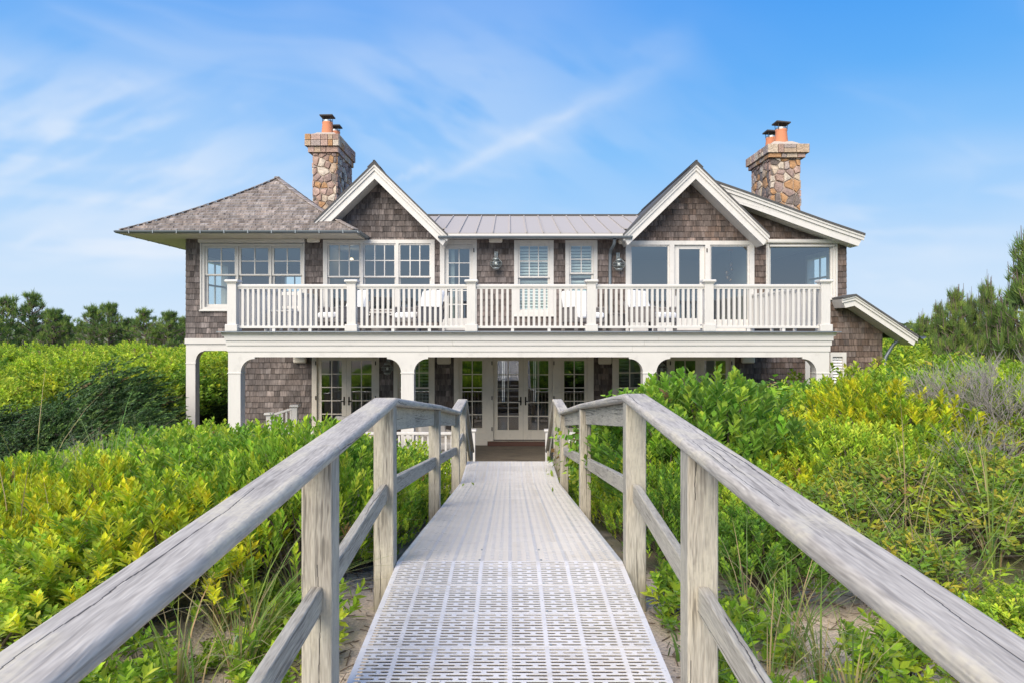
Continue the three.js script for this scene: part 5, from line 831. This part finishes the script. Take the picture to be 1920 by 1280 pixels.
// pines: a trunk, tiers of limbs, upturned needle tufts
{
  const make = (seed, tiers, perTuft, wide, candle) => {
    const r = rng(seed), L = new Leaves(), B = [], T = [], cols = [[0.14, 0.24, 0.042], [0.18, 0.28, 0.048], [0.25, 0.34, 0.055], [0.11, 0.19, 0.04]], nl = 0.075;
    const tuft = (p, ax, s) => { const c0 = cols[Math.floor(r() * 4)], v = 0.8 + 0.45 * r(); for (let k = 0; k < perTuft; k++) { const d = norm([ax[0] + 1.7 * (r() - 0.5), ax[1] + 1.7 * (r() - 0.5) + 0.15, ax[2] + 1.7 * (r() - 0.5)]), b = p.map((x, j) => x - ax[j] * s * 0.5 * r()); L.leaf(b, d, norm([r() - 0.5, r() - 0.5, r() - 0.5]), s * (0.7 + 0.5 * r()), s * 0.085, c0.map((x) => x * v), 2, 0.05, 0.4); } if (candle && r() < 0.55) { const e = p.map((x, j) => x + ax[j] * s * 0.3 + (j === 1 ? s * (0.8 + 0.5 * r()) : 0)); T.push(rod(p, e, s * 0.07, 4, s * 0.03)); } };
    const lean = [0.1 * (r() - 0.5), 0.1 * (r() - 0.5)], at = (t) => [lean[0] * t * t + 0.02 * Math.sin(t * 7 + seed), t * 0.96, lean[1] * t * t + 0.02 * Math.cos(t * 6 + seed)];
    for (let i = 0; i < 8; i++) T.push(rod(at(i / 8), at((i + 1) / 8), 0.026 * (1 - i / 9), 7, 0.026 * (1 - (i + 1) / 9)));
    for (let t = 0; t < tiers; t++) { const f = 0.16 + 0.8 * t / tiers, y = at(f), n = 4 + Math.floor(r() * 3), reach = wide * (1 - f * 0.88) * (0.65 + 0.6 * r());
      for (let i = 0; i < n; i++) { const a = i / n * 6.28 + t * 1.3 + 0.7 * (r() - 0.5), Ln = reach * (0.55 + 0.65 * r()), rise = 0.10 + 0.30 * r(), tip = [y[0] + Math.cos(a) * Ln, y[1] + rise * Ln + 0.02, y[2] + Math.sin(a) * Ln]; limb(B, y, tip, 0.009, 0.003, r, 0.05);
        const m = 4 + Math.floor(r() * 3); for (let k = 0; k < m; k++) { const q = 0.4 + 0.6 * (k + 1) / m, b0 = y.map((v, j) => lerp(v, tip[j], q)), side = 0.10 * (1 - 0.3 * q), e = [b0[0] + side * (r() - 0.5) * 1.6, b0[1] + 0.05 * r() + 0.01, b0[2] + side * (r() - 0.5) * 1.6]; limb(B, b0, e, 0.004, 0.002, r, 0.02); tuft(e, norm([0.5 * Math.cos(a), 0.9, 0.5 * Math.sin(a)]), nl * (0.8 + 0.4 * r())); } } }
    tuft(at(1), [0, 1, 0], nl * 1.1); tuft(at(0.96), [0.2, 1, 0], nl);
    const g = new THREE.Group(); mesh('trunk', merge(T), M.bark, g, 'stuff'); mesh('branches', merge(B), M.bark, g, 'stuff'); mesh('crown', L.geo(), M.needle, g, 'stuff'); return g;
  };
  const P = [make(11, 11, 24, 0.46, false), make(12, 10, 24, 0.52, false), make(13, 11, 24, 0.50, false)], Q = [make(21, 11, 26, 0.40, true), make(22, 10, 26, 0.44, true)], R = rng(3);
  const put = (src, px, d, top, w, label, grp) => { const x = wx(px, d), o = copyThing(src, 'pine_tree', label, 'pine', grp), g = land(x, -d) - 0.1, h = wy(top - 8, d) - g; o.position.set(x, g, -d); o.scale.set(h * w, h, h * w); o.rotation.y = R() * 6.28; return o; };
  [[10, 40, 561, 0.72], [62, 42, 552, 0.8], [100, 40, 585, 0.85], [122, 43, 597, 0.8], [168, 41, 578, 0.9], [205, 44, 574, 0.8], [238, 45, 603, 0.9], [275, 40, 584, 0.9], [315, 40, 590, 0.9], [342, 43, 600, 0.8], [-20, 38, 575, 0.8]].forEach(([a, d, t, w], i) => put(P[i % 3], a, d, t, w, 'small wind shaped pine standing behind the shrubs beyond the hip roofed wing', 'pines beyond the hip roofed wing'));
  [[1928, 20, 440, 0.62], [1965, 22, 470, 0.8], [1880, 21, 570, 0.7], [1848, 24, 532, 0.42], [1792, 22, 548, 0.5], [1825, 25, 562, 0.45], [1764, 24, 575, 0.5], [1735, 30, 598, 0.7]].forEach(([a, d, t, w], i) => put(Q[i % 2], a, d, t, w, 'young pine with upright candles rising above the shrubs beyond the shed roof', 'pines beyond the shed roof'));
}
// the low wood on the horizon
{
  const R = rng(61), L = new Leaves(); for (let i = 0; i < 9000; i++) { const x = -420 + 840 * R(), d = 170 + 130 * R(), y = -0.9 + (3.6 + 2.2 * fbm(x * 0.05 + 50, d * 0.03, 3)) * Math.sqrt(R()); L.leaf([x, y, -d], norm([R() - 0.5, R() * 0.8, R() - 0.5]), norm([R() - 0.5, R() - 0.5, 1]), 2.0, 1.3, [0.07 + 0.03 * R(), 0.115 + 0.03 * R(), 0.045], 2); }
  const o = mesh('distant_wood', L.geo(), M.leaf, scene); o.userData = { kind: 'stuff', label: 'low hazy wood along the horizon behind the house' };
}
// dune grass, dry stems and litter
{
  const R = rng(17), G = new Leaves(), N = new Leaves(), spot = (s) => { const d = 1.7 + 5.2 * R() ** 1.2, x = s * (0.95 + R() * (0.5 + 0.42 * d)); return [x, d]; };
  const tuft = (x, d, n, Lh, dryShare) => { for (let k = 0; k < n; k++) { const a = R() * 6.28, rr = 0.07 * R(), b = [x + rr * Math.cos(a), 0, -d + rr * Math.sin(a)]; b[1] = land(b[0], b[2]) - 0.02; const dry = R() < dryShare, c = dry ? [0.46 + 0.1 * R(), 0.36 + 0.08 * R(), 0.20] : [0.17 + 0.12 * R(), 0.28 + 0.1 * R(), 0.05 + 0.03 * R()]; (dry ? N : G).blade(b, [Math.cos(a), Math.sin(a)], Lh * (0.5 + 0.7 * R()), 0.0075, 0.25 + 0.75 * R(), c, 5); } };
  for (const [px, d, n, h] of [[450, 3.0, 46, 0.75], [480, 3.25, 40, 0.8], [420, 3.5, 40, 0.7], [330, 2.9, 30, 0.6], [560, 3.6, 30, 0.6], [60, 5.4, 26, 1.5], [200, 5.6, 26, 1.5], [30, 3.9, 30, 0.95], [330, 4.4, 30, 1.1], [110, 3.7, 36, 0.9], [240, 3.6, 30, 0.85], [1480, 3.1, 44, 0.6], [1540, 2.9, 44, 0.55], [1440, 2.75, 30, 0.5], [1600, 2.7, 40, 0.5], [1400, 3.4, 34, 0.6], [1720, 3.6, 30, 0.95], [1860, 4.0, 30, 1.0], [1700, 4.6, 26, 1.1], [1800, 3.3, 26, 0.8], [1620, 3.9, 30, 0.9], [1250, 4.6, 30, 0.6], [660, 5.0, 30, 0.7], [700, 6.6, 24, 0.8], [600, 4.6, 30, 0.8]]) tuft(wx(px, d), d, n, h, 0.38);
  for (let i = 0; i < 46; i++) { const [x, d] = spot(i % 2 ? 1 : -1); tuft(x, d, 7, 0.55 + 0.4 * R(), 0.4); }
  // broad blades by the right edge of the panels
  for (let i = 0; i < 34; i++) { const d = 2.4 + 1.1 * R(), x = 0.72 + 0.35 * R(), a = R() * 6.28; G.blade([x, land(x, -d) - 0.01, -d], [Math.cos(a), Math.sin(a)], 0.15 + 0.2 * R(), 0.018, 0.5 + 0.5 * R(), [0.14, 0.26, 0.05], 4); }
  const a = mesh('dune_grass', G.geo(), M.leaf, scene); a.userData = { kind: 'stuff', label: 'long arching green dune grass along both sides of the walk' };
  const b = mesh('dry_grass', N.geo(), M.leaf, scene); b.userData = { kind: 'stuff', label: 'dry straw coloured grass blades along both sides of the walk' };
  const W = []; for (let i = 0; i < 2000; i++) { const s = R() < 0.5 ? -1 : 1, d = 1.4 + 3.6 * R(), x = s * (0.7 + 2.0 * R()), t = R() * 6.28, l = 0.03 + 0.10 * R(), y = land(x, -d) + 0.004, x2 = x + l * Math.cos(t), z2 = -d + l * Math.sin(t); W.push(rod([x, y, -d], [x2, land(x2, z2) + 0.004 + 0.02 * R(), z2], 0.0014 + 0.0016 * R(), 4)); }
  const c = mesh('twig_litter', merge(W), std([0.2, 0.15, 0.11], 0.95), scene); c.userData = { kind: 'stuff', label: 'brown twigs and leaf litter scattered on the sand' };
}
// a few leaves blown on to the panels
{
  const R = rng(71); for (const [px, d, l] of [[798, 8.0, 'tiny green leaf lying flat on the panels by the wing side railing'], [888, 8.15, 'green leaf stalk standing out on the panels near the porch end'], [1036, 7.4, 'pair of green leaf tips on the panels by the shed side railing']]) {
    const y = pw([[3.77, 1.622], [8.6, 0.985], [9.95, 0.995]], d) + 0.006, o = thing('fallen_leaf', l, 'leaf', [clamp(wx(px, d), -0.55, 0.55), y, -d]), L = new Leaves(); for (let k = 0; k < 2; k++) L.leaf([0, 0.001, 0], norm([R() - 0.5, 0.25 + 0.3 * R(), R() - 0.5]), [0, 1, 0.2], 0.05, 0.02, [0.24, 0.36, 0.03], 6); mesh('blade', L.geo(), M.leaf, o); }
}
renderer.render(scene, camera);
